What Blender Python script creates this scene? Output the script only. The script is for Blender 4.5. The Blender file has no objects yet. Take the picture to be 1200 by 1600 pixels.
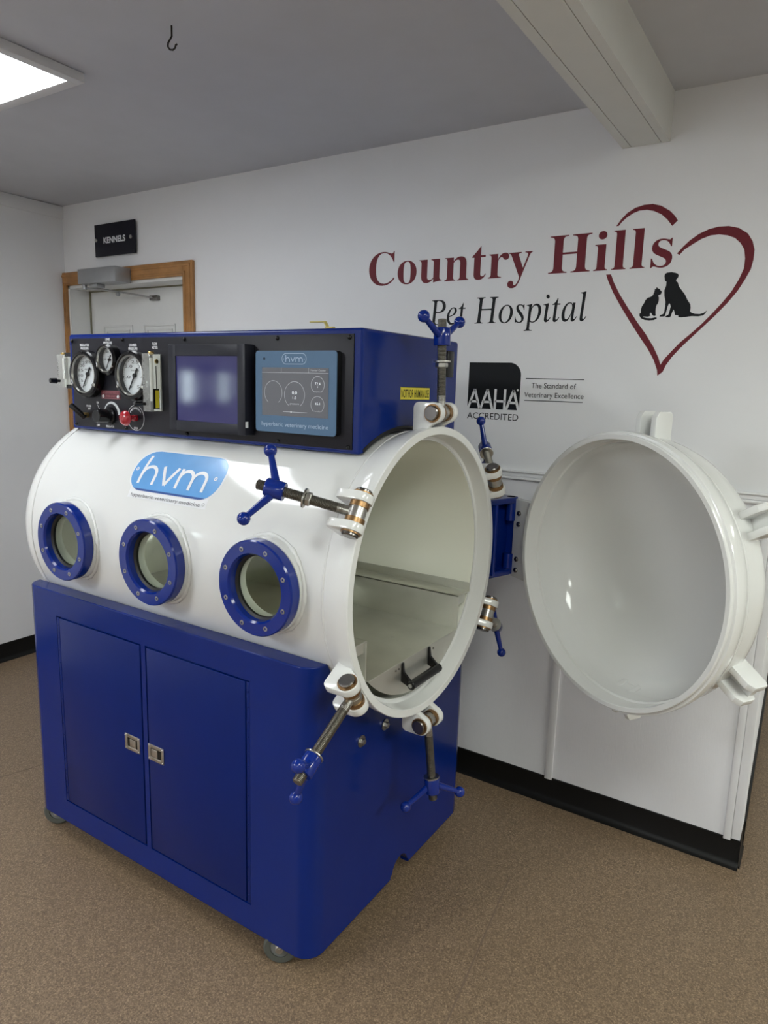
import bpy, bmesh, math, random
from mathutils import Vector, Matrix
random.seed(7)
PI = math.pi
SC = bpy.context.scene
COL = SC.collection

# ------------------------------------------------------------------ camera, world, exposure
cam_d = bpy.data.cameras.new('camera')
cam_d.sensor_width = 36.0
cam_d.lens = 1085.487 * 36.0 / 1600.0
cam_d.clip_start = 0.02
cam = bpy.data.objects.new('camera', cam_d)
COL.objects.link(cam)
cam.matrix_world = Matrix(((0.839828, -0.120783, 0.529245, 0.0),
                           (0.542036, 0.133152, -0.829739, 0.0),
                           (0.029748, 0.983708, 0.177293, 1.547),
                           (0, 0, 0, 1)))
SC.camera = cam
SC.view_settings.view_transform = 'Standard'
SC.view_settings.look = 'None'
SC.view_settings.gamma = 1.0
SC.view_settings.use_curve_mapping = False
SC.view_settings.exposure = 0.3
world = bpy.data.worlds.new('world')
SC.world = world
world.use_nodes = True
world.node_tree.nodes['Background'].inputs[0].default_value = (0.78, 0.88, 1.0, 1)
world.node_tree.nodes['Background'].inputs[1].default_value = 26.0      # daylight, reaches the room only through its window
PANEL_STRENGTH = 13.0        # the lit panels of the room's ceiling lamps
PANEL_COOL = (0.93, 0.97, 1.0)
PANEL_GREEN = (0.95, 1.0, 0.93)


# ------------------------------------------------------------------ materials
def new_mat(name):
    m = bpy.data.materials.new(name)
    m.use_nodes = True
    nt = m.node_tree
    return m, nt, nt.nodes['Principled BSDF']


def pmat(name, col, rough=0.5, metal=0.0, coat=0.0, spec=0.5, noise=0.0, nscale=30.0, bump=0.0, bscale=200.0, stretch=None, bdist=0.002):
    """Principled material; a noise texture varies its colour a little and may bump it."""
    m, nt, b = new_mat(name)
    b.inputs['Base Color'].default_value = (*col, 1)
    b.inputs['Roughness'].default_value = rough
    b.inputs['Metallic'].default_value = metal
    b.inputs['Coat Weight'].default_value = coat
    b.inputs['Coat Roughness'].default_value = 0.06
    b.inputs['Specular IOR Level'].default_value = spec
    tc = nt.nodes.new('ShaderNodeTexCoord')
    if noise > 0:
        n = nt.nodes.new('ShaderNodeTexNoise')
        n.inputs['Scale'].default_value = nscale
        n.inputs['Detail'].default_value = 4
        nt.links.new(tc.outputs['Object'], n.inputs['Vector'])
        r = nt.nodes.new('ShaderNodeValToRGB')
        r.color_ramp.elements[0].position = 0.3
        r.color_ramp.elements[1].position = 0.7
        r.color_ramp.elements[0].color = tuple(c * (1 - noise) for c in col) + (1,)
        r.color_ramp.elements[1].color = tuple(min(1, c * (1 + noise)) for c in col) + (1,)
        nt.links.new(n.outputs['Fac'], r.inputs['Fac'])
        nt.links.new(r.outputs['Color'], b.inputs['Base Color'])
    if bump > 0:
        mp = nt.nodes.new('ShaderNodeMapping')
        if stretch:
            mp.inputs['Scale'].default_value = stretch
        n2 = nt.nodes.new('ShaderNodeTexNoise')
        n2.inputs['Scale'].default_value = bscale
        n2.inputs['Detail'].default_value = 3
        bp = nt.nodes.new('ShaderNodeBump')
        bp.inputs['Strength'].default_value = bump
        bp.inputs['Distance'].default_value = bdist
        nt.links.new(tc.outputs['Object'], mp.inputs['Vector'])
        nt.links.new(mp.outputs['Vector'], n2.inputs['Vector'])
        nt.links.new(n2.outputs['Fac'], bp.inputs['Height'])
        nt.links.new(bp.outputs['Normal'], b.inputs['Normal'])
    return m


def emat(name, col, strength):
    m = bpy.data.materials.new(name)
    m.use_nodes = True
    nt = m.node_tree
    nt.nodes.clear()
    e = nt.nodes.new('ShaderNodeEmission')
    e.inputs[0].default_value = (*col, 1)
    e.inputs[1].default_value = strength
    o = nt.nodes.new('ShaderNodeOutputMaterial')
    nt.links.new(e.outputs[0], o.inputs[0])
    return m


def glassmat(name, tint=(1, 1, 1), gloss=0.06, milk=0.0):
    """Clear sheet: mostly lets light through, mirrors a little, more at grazing angles."""
    m = bpy.data.materials.new(name)
    m.use_nodes = True
    nt = m.node_tree
    nt.nodes.clear()
    t = nt.nodes.new('ShaderNodeBsdfTransparent')
    t.inputs[0].default_value = (*tint, 1)
    g = nt.nodes.new('ShaderNodeBsdfGlossy')
    g.inputs['Roughness'].default_value = 0.03
    f = nt.nodes.new('ShaderNodeFresnel')
    f.inputs['IOR'].default_value = 1.25 + gloss * 3
    mx = nt.nodes.new('ShaderNodeMixShader')
    o = nt.nodes.new('ShaderNodeOutputMaterial')
    ge = nt.nodes.new('ShaderNodeNewGeometry')          # the far side of the sheet lets everything out
    inv = nt.nodes.new('ShaderNodeMath'); inv.operation = 'SUBTRACT'; inv.inputs[0].default_value = 1.0
    mul = nt.nodes.new('ShaderNodeMath'); mul.operation = 'MULTIPLY'
    nt.links.new(ge.outputs['Backfacing'], inv.inputs[1])
    nt.links.new(f.outputs[0], mul.inputs[0]); nt.links.new(inv.outputs[0], mul.inputs[1])
    nt.links.new(mul.outputs[0], mx.inputs[0])
    if milk:                                             # a cloudy body scatters part of the light
        df = nt.nodes.new('ShaderNodeBsdfDiffuse'); df.inputs[0].default_value = (0.85, 0.86, 0.84, 1)
        m2 = nt.nodes.new('ShaderNodeMixShader'); m2.inputs[0].default_value = milk
        nt.links.new(t.outputs[0], m2.inputs[1]); nt.links.new(df.outputs[0], m2.inputs[2])
        nt.links.new(m2.outputs[0], mx.inputs[1])
    else:
        nt.links.new(t.outputs[0], mx.inputs[1])
    nt.links.new(g.outputs[0], mx.inputs[2])
    nt.links.new(mx.outputs[0], o.inputs[0])
    return m


M = {}
M['wall'] = pmat('wall paint', (0.78, 0.785, 0.80), 0.6, noise=0.012, nscale=4, bump=0.12, bscale=260, bdist=0.001)
M['wallpanel'] = pmat('grained wall panel', (0.76, 0.76, 0.79), 0.38, noise=0.012, nscale=5, bump=0.5, bscale=60, stretch=(6, 6, 0.5), bdist=0.0015)
M['trimwhite'] = pmat('white trim', (0.74, 0.74, 0.76), 0.35, noise=0.01)
M['ceiling'] = pmat('ceiling paint', (0.54, 0.55, 0.59), 0.8, noise=0.02, nscale=8, bump=0.15, bscale=320, bdist=0.001)
M['beam'] = pmat('beam board', (0.66, 0.67, 0.65), 0.6, noise=0.015, nscale=10)
M['baseboard'] = pmat('black rubber base', (0.005, 0.005, 0.005), 0.4, spec=0.25, noise=0.1)
M['oak'] = pmat('oak casing', (0.36, 0.175, 0.058), 0.45, noise=0.22, nscale=14, bump=0.15, bscale=40, stretch=(8, 8, 0.6))
M['doorpaint'] = pmat('door paint', (0.72, 0.73, 0.72), 0.4, noise=0.01)
M['gasket_grey'] = pmat('door seal', (0.2, 0.19, 0.13), 0.6, noise=0.05)
M['white'] = pmat('white enamel', (0.71, 0.715, 0.70), 0.08, coat=0.0, noise=0.008, nscale=6, bump=0.04, bscale=120, bdist=0.001)
M['inside'] = pmat('cream lining lightened for interior light', (0.89, 0.895, 0.80), 0.14, noise=0.008, nscale=6)  # cream, with extra interior brightness put into a paler colour than outside
M['cream'] = pmat('white enamel rough weld', (0.71, 0.715, 0.70), 0.14, coat=0.0, noise=0.01, bump=0.5, bscale=90, bdist=0.002)
M['blue'] = pmat('blue powder coat', (0.0015, 0.016, 0.15), 0.20, spec=0.28, noise=0.03, nscale=10, bump=0.03, bscale=300, bdist=0.001)
M['bluedoor'] = pmat('blue textured paint', (0.0012, 0.0125, 0.12), 0.30, spec=0.2, noise=0.03, nscale=12, bump=0.12, bscale=500, bdist=0.001)
M['bluedeep'] = pmat('blue gloss enamel', (0.0025, 0.020, 0.20), 0.14, spec=0.5, noise=0.02)
M['black'] = pmat('black plastic', (0.005, 0.005, 0.006), 0.2, spec=0.35, noise=0.05)
M['faceplate'] = pmat('black anodised plate', (0.010, 0.010, 0.015), 0.42, spec=0.3, noise=0.08, nscale=60, bump=0.05, bscale=600)
M['bezel'] = pmat('charcoal display bezel', (0.012, 0.013, 0.021), 0.38, spec=0.3, noise=0.05)
M['rubber'] = pmat('black rubber', (0.005, 0.005, 0.005), 0.5, noise=0.05)
M['steel'] = pmat('zinc steel', (0.46, 0.45, 0.42), 0.28, metal=1.0, noise=0.05, nscale=60)
M['thread'] = pmat('threaded steel', (0.26, 0.245, 0.215), 0.36, metal=1.0, noise=0.08, nscale=80)
M['pin'] = pmat('dark pin steel', (0.20, 0.19, 0.18), 0.25, metal=1.0, noise=0.06, nscale=50)
M['bronze'] = pmat('bronze bushing', (0.30, 0.18, 0.085), 0.38, metal=1.0, noise=0.08, nscale=50)
M['brass'] = pmat('brass', (0.55, 0.38, 0.14), 0.3, metal=1.0, noise=0.05)
M['tray'] = pmat('brushed stainless sheet', (0.66, 0.66, 0.61), 0.46, metal=1.0, noise=0.07, nscale=9, bump=0.06, bscale=120, stretch=(0.3, 8, 8))
M['latch'] = pmat('satin stainless latch', (0.55, 0.53, 0.50), 0.32, metal=1.0, noise=0.04)
M['closer'] = pmat('silver closer paint', (0.36, 0.37, 0.38), 0.38, metal=0.6, noise=0.03)
M['dial'] = pmat('white dial', (0.78, 0.80, 0.82), 0.4, noise=0.01)
M['ink'] = pmat('black ink', (0.006, 0.006, 0.007), 0.6, spec=0.15, noise=0.05)
M['greyink'] = pmat('grey ink', (0.14, 0.14, 0.15), 0.5, noise=0.05)
M['whiteink'] = pmat('white ink', (0.72, 0.73, 0.75), 0.5, noise=0.02)
M['greyarc'] = pmat('light grey ink', (0.50, 0.53, 0.54), 0.5, noise=0.02)
M['maroon'] = pmat('maroon vinyl', (0.15, 0.019, 0.028), 0.5, spec=0.2, noise=0.06, nscale=40)
M['vinyl'] = pmat('black vinyl', (0.006, 0.007, 0.009), 0.5, spec=0.2, noise=0.06, nscale=40)
M['decalblue'] = pmat('sky blue decal', (0.125, 0.34, 0.68), 0.25, coat=0.4, noise=0.10, nscale=7)
M['decaledge'] = pmat('dark blue decal edge', (0.05, 0.10, 0.30), 0.25, coat=0.4, noise=0.05)
M['decalwhite'] = pmat('white decal', (0.80, 0.81, 0.83), 0.25, coat=0.4, noise=0.01)
M['yellow'] = pmat('yellow sticker', (0.78, 0.66, 0.045), 0.4, noise=0.03)
M['yellowhandle'] = pmat('pale yellow handle', (0.66, 0.55, 0.16), 0.4, noise=0.04)
M['red'] = pmat('red plastic', (0.36, 0.012, 0.022), 0.16, coat=0.6, noise=0.04)
M['redplate'] = pmat('dark red plate', (0.11, 0.022, 0.03), 0.45, noise=0.06)
M['pinkink'] = pmat('pink ink', (0.42, 0.14, 0.17), 0.5, noise=0.05)
M['signnavy'] = pmat('dark navy sign', (0.007, 0.007, 0.014), 0.45, spec=0.25, noise=0.05)
M['steelblue'] = pmat('steel blue display face', (0.060, 0.135, 0.24), 0.45, noise=0.03)
M['palepanelink'] = pmat('pale blue ink', (0.38, 0.50, 0.66), 0.5, noise=0.02)
M['wheel'] = pmat('grey caster tyre', (0.075, 0.08, 0.07), 0.5, noise=0.08)
M['fixture'] = pmat('white lamp frame', (0.66, 0.66, 0.67), 0.4, noise=0.01)
M['hook'] = pmat('dark wire hook', (0.03, 0.027, 0.024), 0.4, metal=0.7, noise=0.08)
M['glass'] = glassmat('clear window', (0.93, 0.96, 0.90), 0.06)
M['gaugeglass'] = glassmat('gauge glass', (0.97, 0.98, 0.98), 0.04)
M['acrylic'] = glassmat('clear acrylic block', (0.95, 0.96, 0.94), 0.10, 0.2)
M['frost'] = pmat('white acrylic edge', (0.78, 0.79, 0.75), 0.3, noise=0.04)
M['panel_cool'] = emat('lit lamp panel', PANEL_COOL, PANEL_STRENGTH * 0.66)
M['panel_fill'] = emat('lit lamp panel, brightest', PANEL_GREEN, PANEL_STRENGTH * 2.7)  # panel of the added lamp that fills the chamber interior
M['panel_cool_bright'] = emat('lit cool lamp panel, brightest', PANEL_COOL, PANEL_STRENGTH * 2.8)
M['panel_green'] = emat('lit lamp panel, warmer', PANEL_GREEN, PANEL_STRENGTH)
M['dome'] = M['white']


def floor_mat():
    m, nt, b = new_mat('speckled brown sheet floor')
    tc = nt.nodes.new('ShaderNodeTexCoord')
    n = nt.nodes.new('ShaderNodeTexNoise'); n.inputs['Scale'].default_value = 270; n.inputs['Detail'].default_value = 5
    n2 = nt.nodes.new('ShaderNodeTexNoise'); n2.inputs['Scale'].default_value = 1.6
    r = nt.nodes.new('ShaderNodeValToRGB')
    r.color_ramp.elements[0].position = 0.30; r.color_ramp.elements[0].color = (0.100, 0.065, 0.038, 1)
    r.color_ramp.elements[1].position = 0.72; r.color_ramp.elements[1].color = (0.375, 0.27, 0.170, 1)
    e = r.color_ramp.elements.new(0.52); e.color = (0.192, 0.133, 0.083, 1)
    mx = nt.nodes.new('ShaderNodeMixRGB'); mx.blend_type = 'MULTIPLY'; mx.inputs[0].default_value = 0.25
    nt.links.new(tc.outputs['Object'], n.inputs['Vector']); nt.links.new(tc.outputs['Object'], n2.inputs['Vector'])
    nt.links.new(n.outputs['Fac'], r.inputs['Fac'])
    nt.links.new(r.outputs['Color'], mx.inputs[1]); nt.links.new(n2.outputs['Color'], mx.inputs[2])
    nt.links.new(r.outputs['Color'], b.inputs['Base Color'])
    bp = nt.nodes.new('ShaderNodeBump'); bp.inputs['Strength'].default_value = 0.35; bp.inputs['Distance'].default_value = 0.002
    nt.links.new(n.outputs['Fac'], bp.inputs['Height']); nt.links.new(bp.outputs['Normal'], b.inputs['Normal'])
    b.inputs['Roughness'].default_value = 0.42
    return m


M['floor'] = floor_mat()


def screen_mat(name, col, rough, spec=0.5, sparkle=0.0, glow=0.0):
    m, nt, b = new_mat(name)
    b.inputs['Base Color'].default_value = (*col, 1)
    b.inputs['Roughness'].default_value = rough
    b.inputs['Specular IOR Level'].default_value = spec
    if glow:
        b.inputs['Emission Color'].default_value = (*col, 1)
        b.inputs['Emission Strength'].default_value = glow
    tc = nt.nodes.new('ShaderNodeTexCoord')
    n = nt.nodes.new('ShaderNodeTexNoise'); n.inputs['Scale'].default_value = 900
    bp = nt.nodes.new('ShaderNodeBump'); bp.inputs['Strength'].default_value = sparkle; bp.inputs['Distance'].default_value = 0.00001
    nt.links.new(tc.outputs['Object'], n.inputs['Vector'])
    nt.links.new(n.outputs['Fac'], bp.inputs['Height']); nt.links.new(bp.outputs['Normal'], b.inputs['Normal'])
    return m


M['screen_blue'] = screen_mat('blue matte display', (0.020, 0.018, 0.105), 0.09, 0.33, 0.3, 0.18)
M['screen_grey'] = screen_mat('dark glossy touch display', (0.075, 0.078, 0.09), 0.08, 0.5, 0.0, 0.22)
M['ui'] = emat('lit display lines', (0.45, 0.47, 0.50), 0.85)
M['uipale'] = emat('lit display digits', (0.8, 0.85, 0.9), 0.9)

# ------------------------------------------------------------------ building helpers
WL = {}                                    # where each object's origin is


def rot_to(d):
    """Matrix whose z axis is d."""
    return Vector(d).normalized().to_track_quat('Z', 'Y').to_matrix().to_4x4()


def frame(o, ex, ey, ez):
    o, ex, ey, ez = Vector(o), Vector(ex), Vector(ey), Vector(ez)
    return Matrix(((ex.x, ey.x, ez.x, o.x), (ex.y, ey.y, ez.y, o.y), (ex.z, ey.z, ez.z, o.z), (0, 0, 0, 1)))


def merge(bm, src, mat=None):
    """Copy the geometry of bmesh src into bm, moved by mat."""
    vm = {}
    for v in src.verts:
        vm[v] = bm.verts.new(mat @ v.co if mat else v.co)
    for f in src.faces:
        try:
            bm.faces.new([vm[v] for v in f.verts])
        except ValueError:
            pass
    src.free()


def box(bm, lo, hi, bevel=0.0, mat=None, seg=2):
    t = bmesh.new()
    bmesh.ops.create_cube(t, size=1)
    lo, hi = Vector(lo), Vector(hi)
    c, s = (lo + hi) / 2, hi - lo
    for v in t.verts:
        v.co = Vector((c.x + v.co.x * s.x, c.y + v.co.y * s.y, c.z + v.co.z * s.z))
    if bevel:
        bmesh.ops.bevel(t, geom=t.edges[:], offset=bevel, segments=seg, affect='EDGES', profile=0.5)
    merge(bm, t, mat)
    return bm


def lathe(bm, prof, mat=None, seg=48, closed=False, jitter=0.0):
    """Turn (r, h) points about z; closed joins the last point to the first."""
    t = bmesh.new()
    rows = []
    for r, h in prof:
        if r < 1e-6:
            rows.append([t.verts.new((0, 0, h))])
        else:
            rows.append([t.verts.new(((r + (random.uniform(-jitter, jitter) if jitter else 0)) * math.cos(2 * PI * k / seg),
                                      (r + (random.uniform(-jitter, jitter) if jitter else 0)) * math.sin(2 * PI * k / seg), h)) for k in range(seg)])
    n = len(rows)
    for i in range(n if closed else n - 1):
        a, b = rows[i], rows[(i + 1) % n]
        for k in range(seg):
            k2 = (k + 1) % seg
            if len(a) == 1 and len(b) == 1:
                continue
            if len(a) == 1:
                t.faces.new((a[0], b[k], b[k2]))
            elif len(b) == 1:
                t.faces.new((a[k2], a[k], b[0]))
            else:
                t.faces.new((a[k], b[k], b[k2], a[k2]))
    if not closed:                          # close open ends with a face
        for row in (rows[0], rows[-1]):
            if len(row) > 1:
                t.faces.new(row)
    bmesh.ops.recalc_face_normals(t, faces=t.faces[:])
    merge(bm, t, mat)
    return bm


def cyl(bm, p0, p1, r0, r1=None, seg=24, ch=0.0):
    p0, p1 = Vector(p0), Vector(p1)
    r1 = r0 if r1 is None else r1
    L = (p1 - p0).length
    m = Matrix.Translation(p0) @ rot_to(p1 - p0)
    pr = [(0, 0), (r0 - ch, 0)] + ([(r0, ch)] if ch else []) + ([(r1, L - ch)] if ch else []) + [(r1 - ch, L), (0, L)]
    return lathe(bm, pr, m, seg)


def ball(bm, c, r, seg=20):
    pr = [(r * math.sin(PI * k / 12), -r * math.cos(PI * k / 12)) for k in range(13)]
    pr[0] = (0, -r); pr[-1] = (0, r)
    return lathe(bm, pr, Matrix.Translation(Vector(c)), seg)


def prism(bm, pts, h0, h1, mat=None, bevel=0.0):
    """Extrude the outline pts (x, y) from z = h0 to h1."""
    t = bmesh.new()
    a = [t.verts.new((x, y, h0)) for x, y in pts]
    b = [t.verts.new((x, y, h1)) for x, y in pts]
    t.faces.new(a); t.faces.new(b)
    n = len(pts)
    for i in range(n):
        t.faces.new((a[i], a[(i + 1) % n], b[(i + 1) % n], b[i]))
    bmesh.ops.recalc_face_normals(t, faces=t.faces[:])
    if bevel:
        es = [e for e in t.edges if abs(e.verts[0].co.z - e.verts[1].co.z) < 1e-6]
        bmesh.ops.bevel(t, geom=es, offset=bevel, segments=2, affect='EDGES', profile=0.5)
    merge(bm, t, mat)
    return bm


def tube(bm, pts, r, seg=12, closed=False, jitter=0.0):
    pts = [Vector(p) for p in pts]
    n = len(pts)
    t = bmesh.new()
    rings = []
    ref = None
    for i, p in enumerate(pts):
        if closed:
            d = pts[(i + 1) % n] - pts[i - 1]
        else:
            d = pts[min(i + 1, n - 1)] - pts[max(i - 1, 0)]
        d.normalize()
        if ref is None:
            ref = d.orthogonal().normalized()
        ref = (ref - d * ref.dot(d)).normalized()
        s = d.cross(ref)
        rr = r * (1 + random.uniform(-jitter, jitter))
        rings.append([t.verts.new(p + (ref * math.cos(2 * PI * k / seg) + s * math.sin(2 * PI * k / seg)) * rr) for k in range(seg)])
    for i in range(n if closed else n - 1):
        a, b = rings[i], rings[(i + 1) % n]
        off = 0
        if closed and i == n - 1:           # line the last ring up with the first
            off = min(range(seg), key=lambda o: sum((a[k].co - b[(k + o) % seg].co).length for k in range(seg)))
        for k in range(seg):
            t.faces.new((a[k], a[(k + 1) % seg], b[(k + 1 + off) % seg], b[(k + off) % seg]))
    if not closed:
        t.faces.new(rings[0]); t.faces.new(rings[-1])
    bmesh.ops.recalc_face_normals(t, faces=t.faces[:])
    merge(bm, t)
    return bm


def arc2(cx, cy, r, a0, a1, n=10):
    return [(cx + r * math.cos(math.radians(a0 + (a1 - a0) * k / n)), cy + r * math.sin(math.radians(a0 + (a1 - a0) * k / n))) for k in range(n + 1)]


def rrect(x0, y0, x1, y1, r, n=6):
    return arc2(x1 - r, y1 - r, r, 0, 90, n) + arc2(x0 + r, y1 - r, r, 90, 180, n) + arc2(x0 + r, y0 + r, r, 180, 270, n) + arc2(x1 - r, y0 + r, r, 270, 360, n)


def cut(bm, cutters):
    """bm minus the solids in cutters."""
    tmp = []

    def to_obj(b):
        me = bpy.data.meshes.new('cutting_tmp'); b.to_mesh(me); b.free()
        o = bpy.data.objects.new('cutting_tmp', me); COL.objects.link(o); tmp.append(o); return o
    o = to_obj(bm)
    for c in cutters:
        co = to_obj(c)
        md = o.modifiers.new('b', 'BOOLEAN'); md.operation = 'DIFFERENCE'; md.solver = 'EXACT'; md.object = co
    dg = bpy.context.evaluated_depsgraph_get()
    me2 = bpy.data.meshes.new_from_object(o.evaluated_get(dg))
    out = bmesh.new(); out.from_mesh(me2)
    bpy.data.meshes.remove(me2)
    for t in tmp:
        me = t.data
        bpy.data.objects.remove(t); bpy.data.meshes.remove(me)
    return out


def add(name, bm, mat, parent=None, angle=32, label=None, wn=False):
    """Link a bmesh (in room coordinates) as one object, its origin at its middle."""
    if bm.verts:
        xs = [v.co for v in bm.verts]
        c = Vector([(min(v[i] for v in xs) + max(v[i] for v in xs)) / 2 for i in range(3)])
    else:
        c = Vector()
    for v in bm.verts:
        v.co -= c
    me = bpy.data.meshes.new(name)
    bm.to_mesh(me); bm.free()
    me.materials.append(M[mat] if isinstance(mat, str) else mat)
    if angle:
        me.polygons.foreach_set('use_smooth', [True] * len(me.polygons))
        me.set_sharp_from_angle(angle=math.radians(angle))
    o = bpy.data.objects.new(name, me)
    COL.objects.link(o)
    if wn:
        w = o.modifiers.new('wn', 'WEIGHTED_NORMAL'); w.keep_sharp = True; w.weight = 100
    WL[o.name] = c
    if parent:
        o.parent = parent
        o.location = c - WL[parent.name]
    else:
        o.location = c
    if label:
        o['label'] = label
    return o


def thing(name, label, cat, loc, group=None):
    o = bpy.data.objects.new(name, None)
    COL.objects.link(o)
    o.location = loc
    o.empty_display_size = 0.1
    WL[o.name] = Vector(loc)
    o['label'] = label; o['category'] = cat
    if group:
        o['group'] = group
    return o


def tag(o, label, cat, group=None):
    o['label'] = label; o['category'] = cat
    if group:
        o['group'] = group
    return o


def struct(name, bm, mat, parent=None, angle=32):
    o = add(name, bm, mat, parent, angle)
    if not parent:
        o['kind'] = 'structure'
    return o


def B():
    return bmesh.new()


# ---- lettering
_tc = {}


def serif(s):
    return ''.join(chr(0x1D400 + ord(c) - 65) if 'A' <= c <= 'Z' else chr(0x1D41A + ord(c) - 97) if 'a' <= c <= 'z' else c for c in s)


def italic(s):
    return ''.join('\u210e' if c == 'h' else chr(0x1D434 + ord(c) - 65) if 'A' <= c <= 'Z' else chr(0x1D44E + ord(c) - 97) if 'a' <= c <= 'z' else c for c in s)


def glyphs(s, bold=0.0):
    key = (s, bold)
    if key not in _tc:
        cu = bpy.data.curves.new('lettering_tmp', 'FONT'); cu.body = s; cu.resolution_u = 6
        cu.offset = bold
        o = bpy.data.objects.new('lettering_tmp', cu); COL.objects.link(o)
        dg = bpy.context.evaluated_depsgraph_get()
        me = bpy.data.meshes.new_from_object(o.evaluated_get(dg))
        vs = [(v.co.x, v.co.y) for v in me.vertices]; fs = [tuple(p.vertices) for p in me.polygons]
        bpy.data.objects.remove(o); bpy.data.curves.remove(cu); bpy.data.meshes.remove(me)
        _tc[key] = (vs, fs)
    return _tc[key]


def text(bm, s, x0, x1, base, cap, f, shear=0.0, bold=0.0, capref=0.715, fit=None):
    """Write s between x0 and x1 with baseline and capital height given, through f(x, y) -> point."""
    vs, fs = glyphs(s, bold)
    if not vs:
        return bm
    ax = min(v[0] for v in vs); bx = max(v[0] for v in vs)
    sy = (cap - base) / capref
    nv = []
    for x, y in vs:
        yy = base + y * sy
        nv.append(bm.verts.new(f(x0 + (x - ax) / (bx - ax) * (x1 - x0) + shear * (yy - base), yy)))
    for q in fs:
        try:
            bm.faces.new([nv[i] for i in q])
        except ValueError:
            pass
    return bm


def sheet(bm, pts, f):
    bm.faces.new([bm.verts.new(f(x, y)) for x, y in pts])
    return bm


def ribbon(bm, path, w, f, closed=False):
    n = len(path)
    L, R = [], []
    for i in range(n):
        if closed:
            a, b = path[i - 1], path[(i + 1) % n]
        else:
            a, b = path[max(i - 1, 0)], path[min(i + 1, n - 1)]
        dx, dy = b[0] - a[0], b[1] - a[1]
        l = math.hypot(dx, dy) or 1
        ww = w[i] if isinstance(w, (list, tuple)) else w
        nx, ny = -dy / l * ww / 2, dx / l * ww / 2
        L.append(bm.verts.new(f(path[i][0] + nx, path[i][1] + ny)))
        R.append(bm.verts.new(f(path[i][0] - nx, path[i][1] - ny)))
    for i in range(n if closed else n - 1):
        j = (i + 1) % n
        bm.faces.new((R[i], R[j], L[j], L[i]))
    return bm


def lerp(a, b, n):
    return [(a[0] + (b[0] - a[0]) * k / n, a[1] + (b[1] - a[1]) * k / n) for k in range(n + 1)]


def hvm_letters(bm, x0, x1, y0, y1, xh, w, f):
    """The rounded thin letters h, v, m between x0..x1; y1 is the ascender, xh the x height."""
    W = x1 - x0
    n = 8
    # h
    a, b = x0, x0 + W * 0.225
    r = (b - a) / 2
    ribbon(bm, lerp((a, y0), (a, y1), n), w, f)
    ribbon(bm, [(a, y0 + (xh - y0) * 0.45)] + arc2(a + r, xh - r - w / 2 + (0.0), r, 180, 0, 12) + lerp((b, xh - r - w), (b, y0), 5), w, f)
    # v
    a, b = x0 + W * 0.30, x0 + W * 0.535
    m = (a + b) / 2
    ribbon(bm, lerp((a, xh), (m, y0 + w * 0.4), n), w, f)
    ribbon(bm, lerp((m, y0 + w * 0.4), (b, xh), n), w, f)
    # m
    a = x0 + W * 0.60
    s = (x1 - a) / 2
    r = s / 2
    ribbon(bm, lerp((a, y0), (a, xh), n), w, f)
    for q in range(2):
        aa = a + s * q
        ribbon(bm, [(aa, y0 + (xh - y0) * 0.55)] + arc2(aa + r, xh - r - w / 2, r, 180, 0, 12) + lerp((aa + s, xh - r - w), (aa + s, y0), 5), w, f)
    return bm


# ------------------------------------------------------------------ measures (metres; z up, x along the sign wall, y towards it)
ZC = 2.463                                 # ceiling
YW = 2.417                                 # sign wall
XL = -3.690                                # wall with no openings at the far end
XE = -0.097                                # free end of the sign wall
YF, YR = 1.2301, 2.085                     # cabinet front and back
XCL, XCR = -2.185, -0.9685                 # cabinet ends
ZB, ZT = 0.066, 0.8754
AX_Y, AX_Z = 1.6081, 1.057                 # axis of the chamber
XF = -0.8646                               # face of its ring
RC = 0.370                                 # chamber radius
XD = -2.140                                # where its dished end starts
PX0, PX1, PYF, PYB, PZ0, PZ1 = -2.140, -0.9685, 1.4022, 1.905, 1.3796, 1.6851   # control box

# ------------------------------------------------------------------ the room
b = box(B(), (XL - 0.12, -3.4, -0.1), (4.6, 5.4, 0.0)); struct('floor', b, 'floor')
b = box(B(), (XL - 0.12, -3.4, ZC), (4.6, 5.4, ZC + 0.1)); struct('ceiling', b, 'ceiling')
DX0, DX1, DZ = -3.663, -2.724, 2.044        # doorway
b = box(B(), (XL, YW, 0), (DX0, YW + 0.13, DZ))
box(b, (DX1, YW, 0), (XE, YW + 0.13, ZC))
box(b, (XL, YW, DZ), (DX1, YW + 0.13, ZC))
struct('wall_back', b, 'wall')
WY0, WY1, WZ0, WZ1 = -0.985, -0.475, 1.36, 1.66     # window in the left wall, behind the camera's field
b = box(B(), (XL - 0.12, -3.4, 0), (XL, WY0, ZC)); box(b, (XL - 0.12, WY1, 0), (XL, 5.4, ZC))
box(b, (XL - 0.12, WY0, 0), (XL, WY1, WZ0)); box(b, (XL - 0.12, WY0, WZ1), (XL, WY1, ZC))
struct('wall_left', b, 'wall')
b = B()
for lo, hi in (((WY0, WZ0), (WY0 + 0.05, WZ1)), ((WY1 - 0.05, WZ0), (WY1, WZ1)), ((WY0, WZ0), (WY1, WZ0 + 0.05)), ((WY0, WZ1 - 0.05), (WY1, WZ1)), (((WY0 + WY1) / 2 - 0.130, WZ0), ((WY0 + WY1) / 2 + 0.130, WZ1))):
    box(b, (XL - 0.03, lo[0], lo[1]), (XL - 0.008, hi[0], hi[1]), 0.003)
wn1 = struct('window_1', b, 'trimwhite')
add('pane', box(B(), (XL - 0.022, WY0 + 0.03, WZ0 + 0.03), (XL - 0.018, WY1 - 0.03, WZ1 - 0.03)), 'glass', wn1)
b = box(B(), (XL, -3.52, 0), (4.6, -3.4, ZC)); struct('wall_front', b, 'wall')
b = box(B(), (4.6, -3.4, 0), (4.72, 5.4, ZC)); struct('wall_right', b, 'wall')
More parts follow.
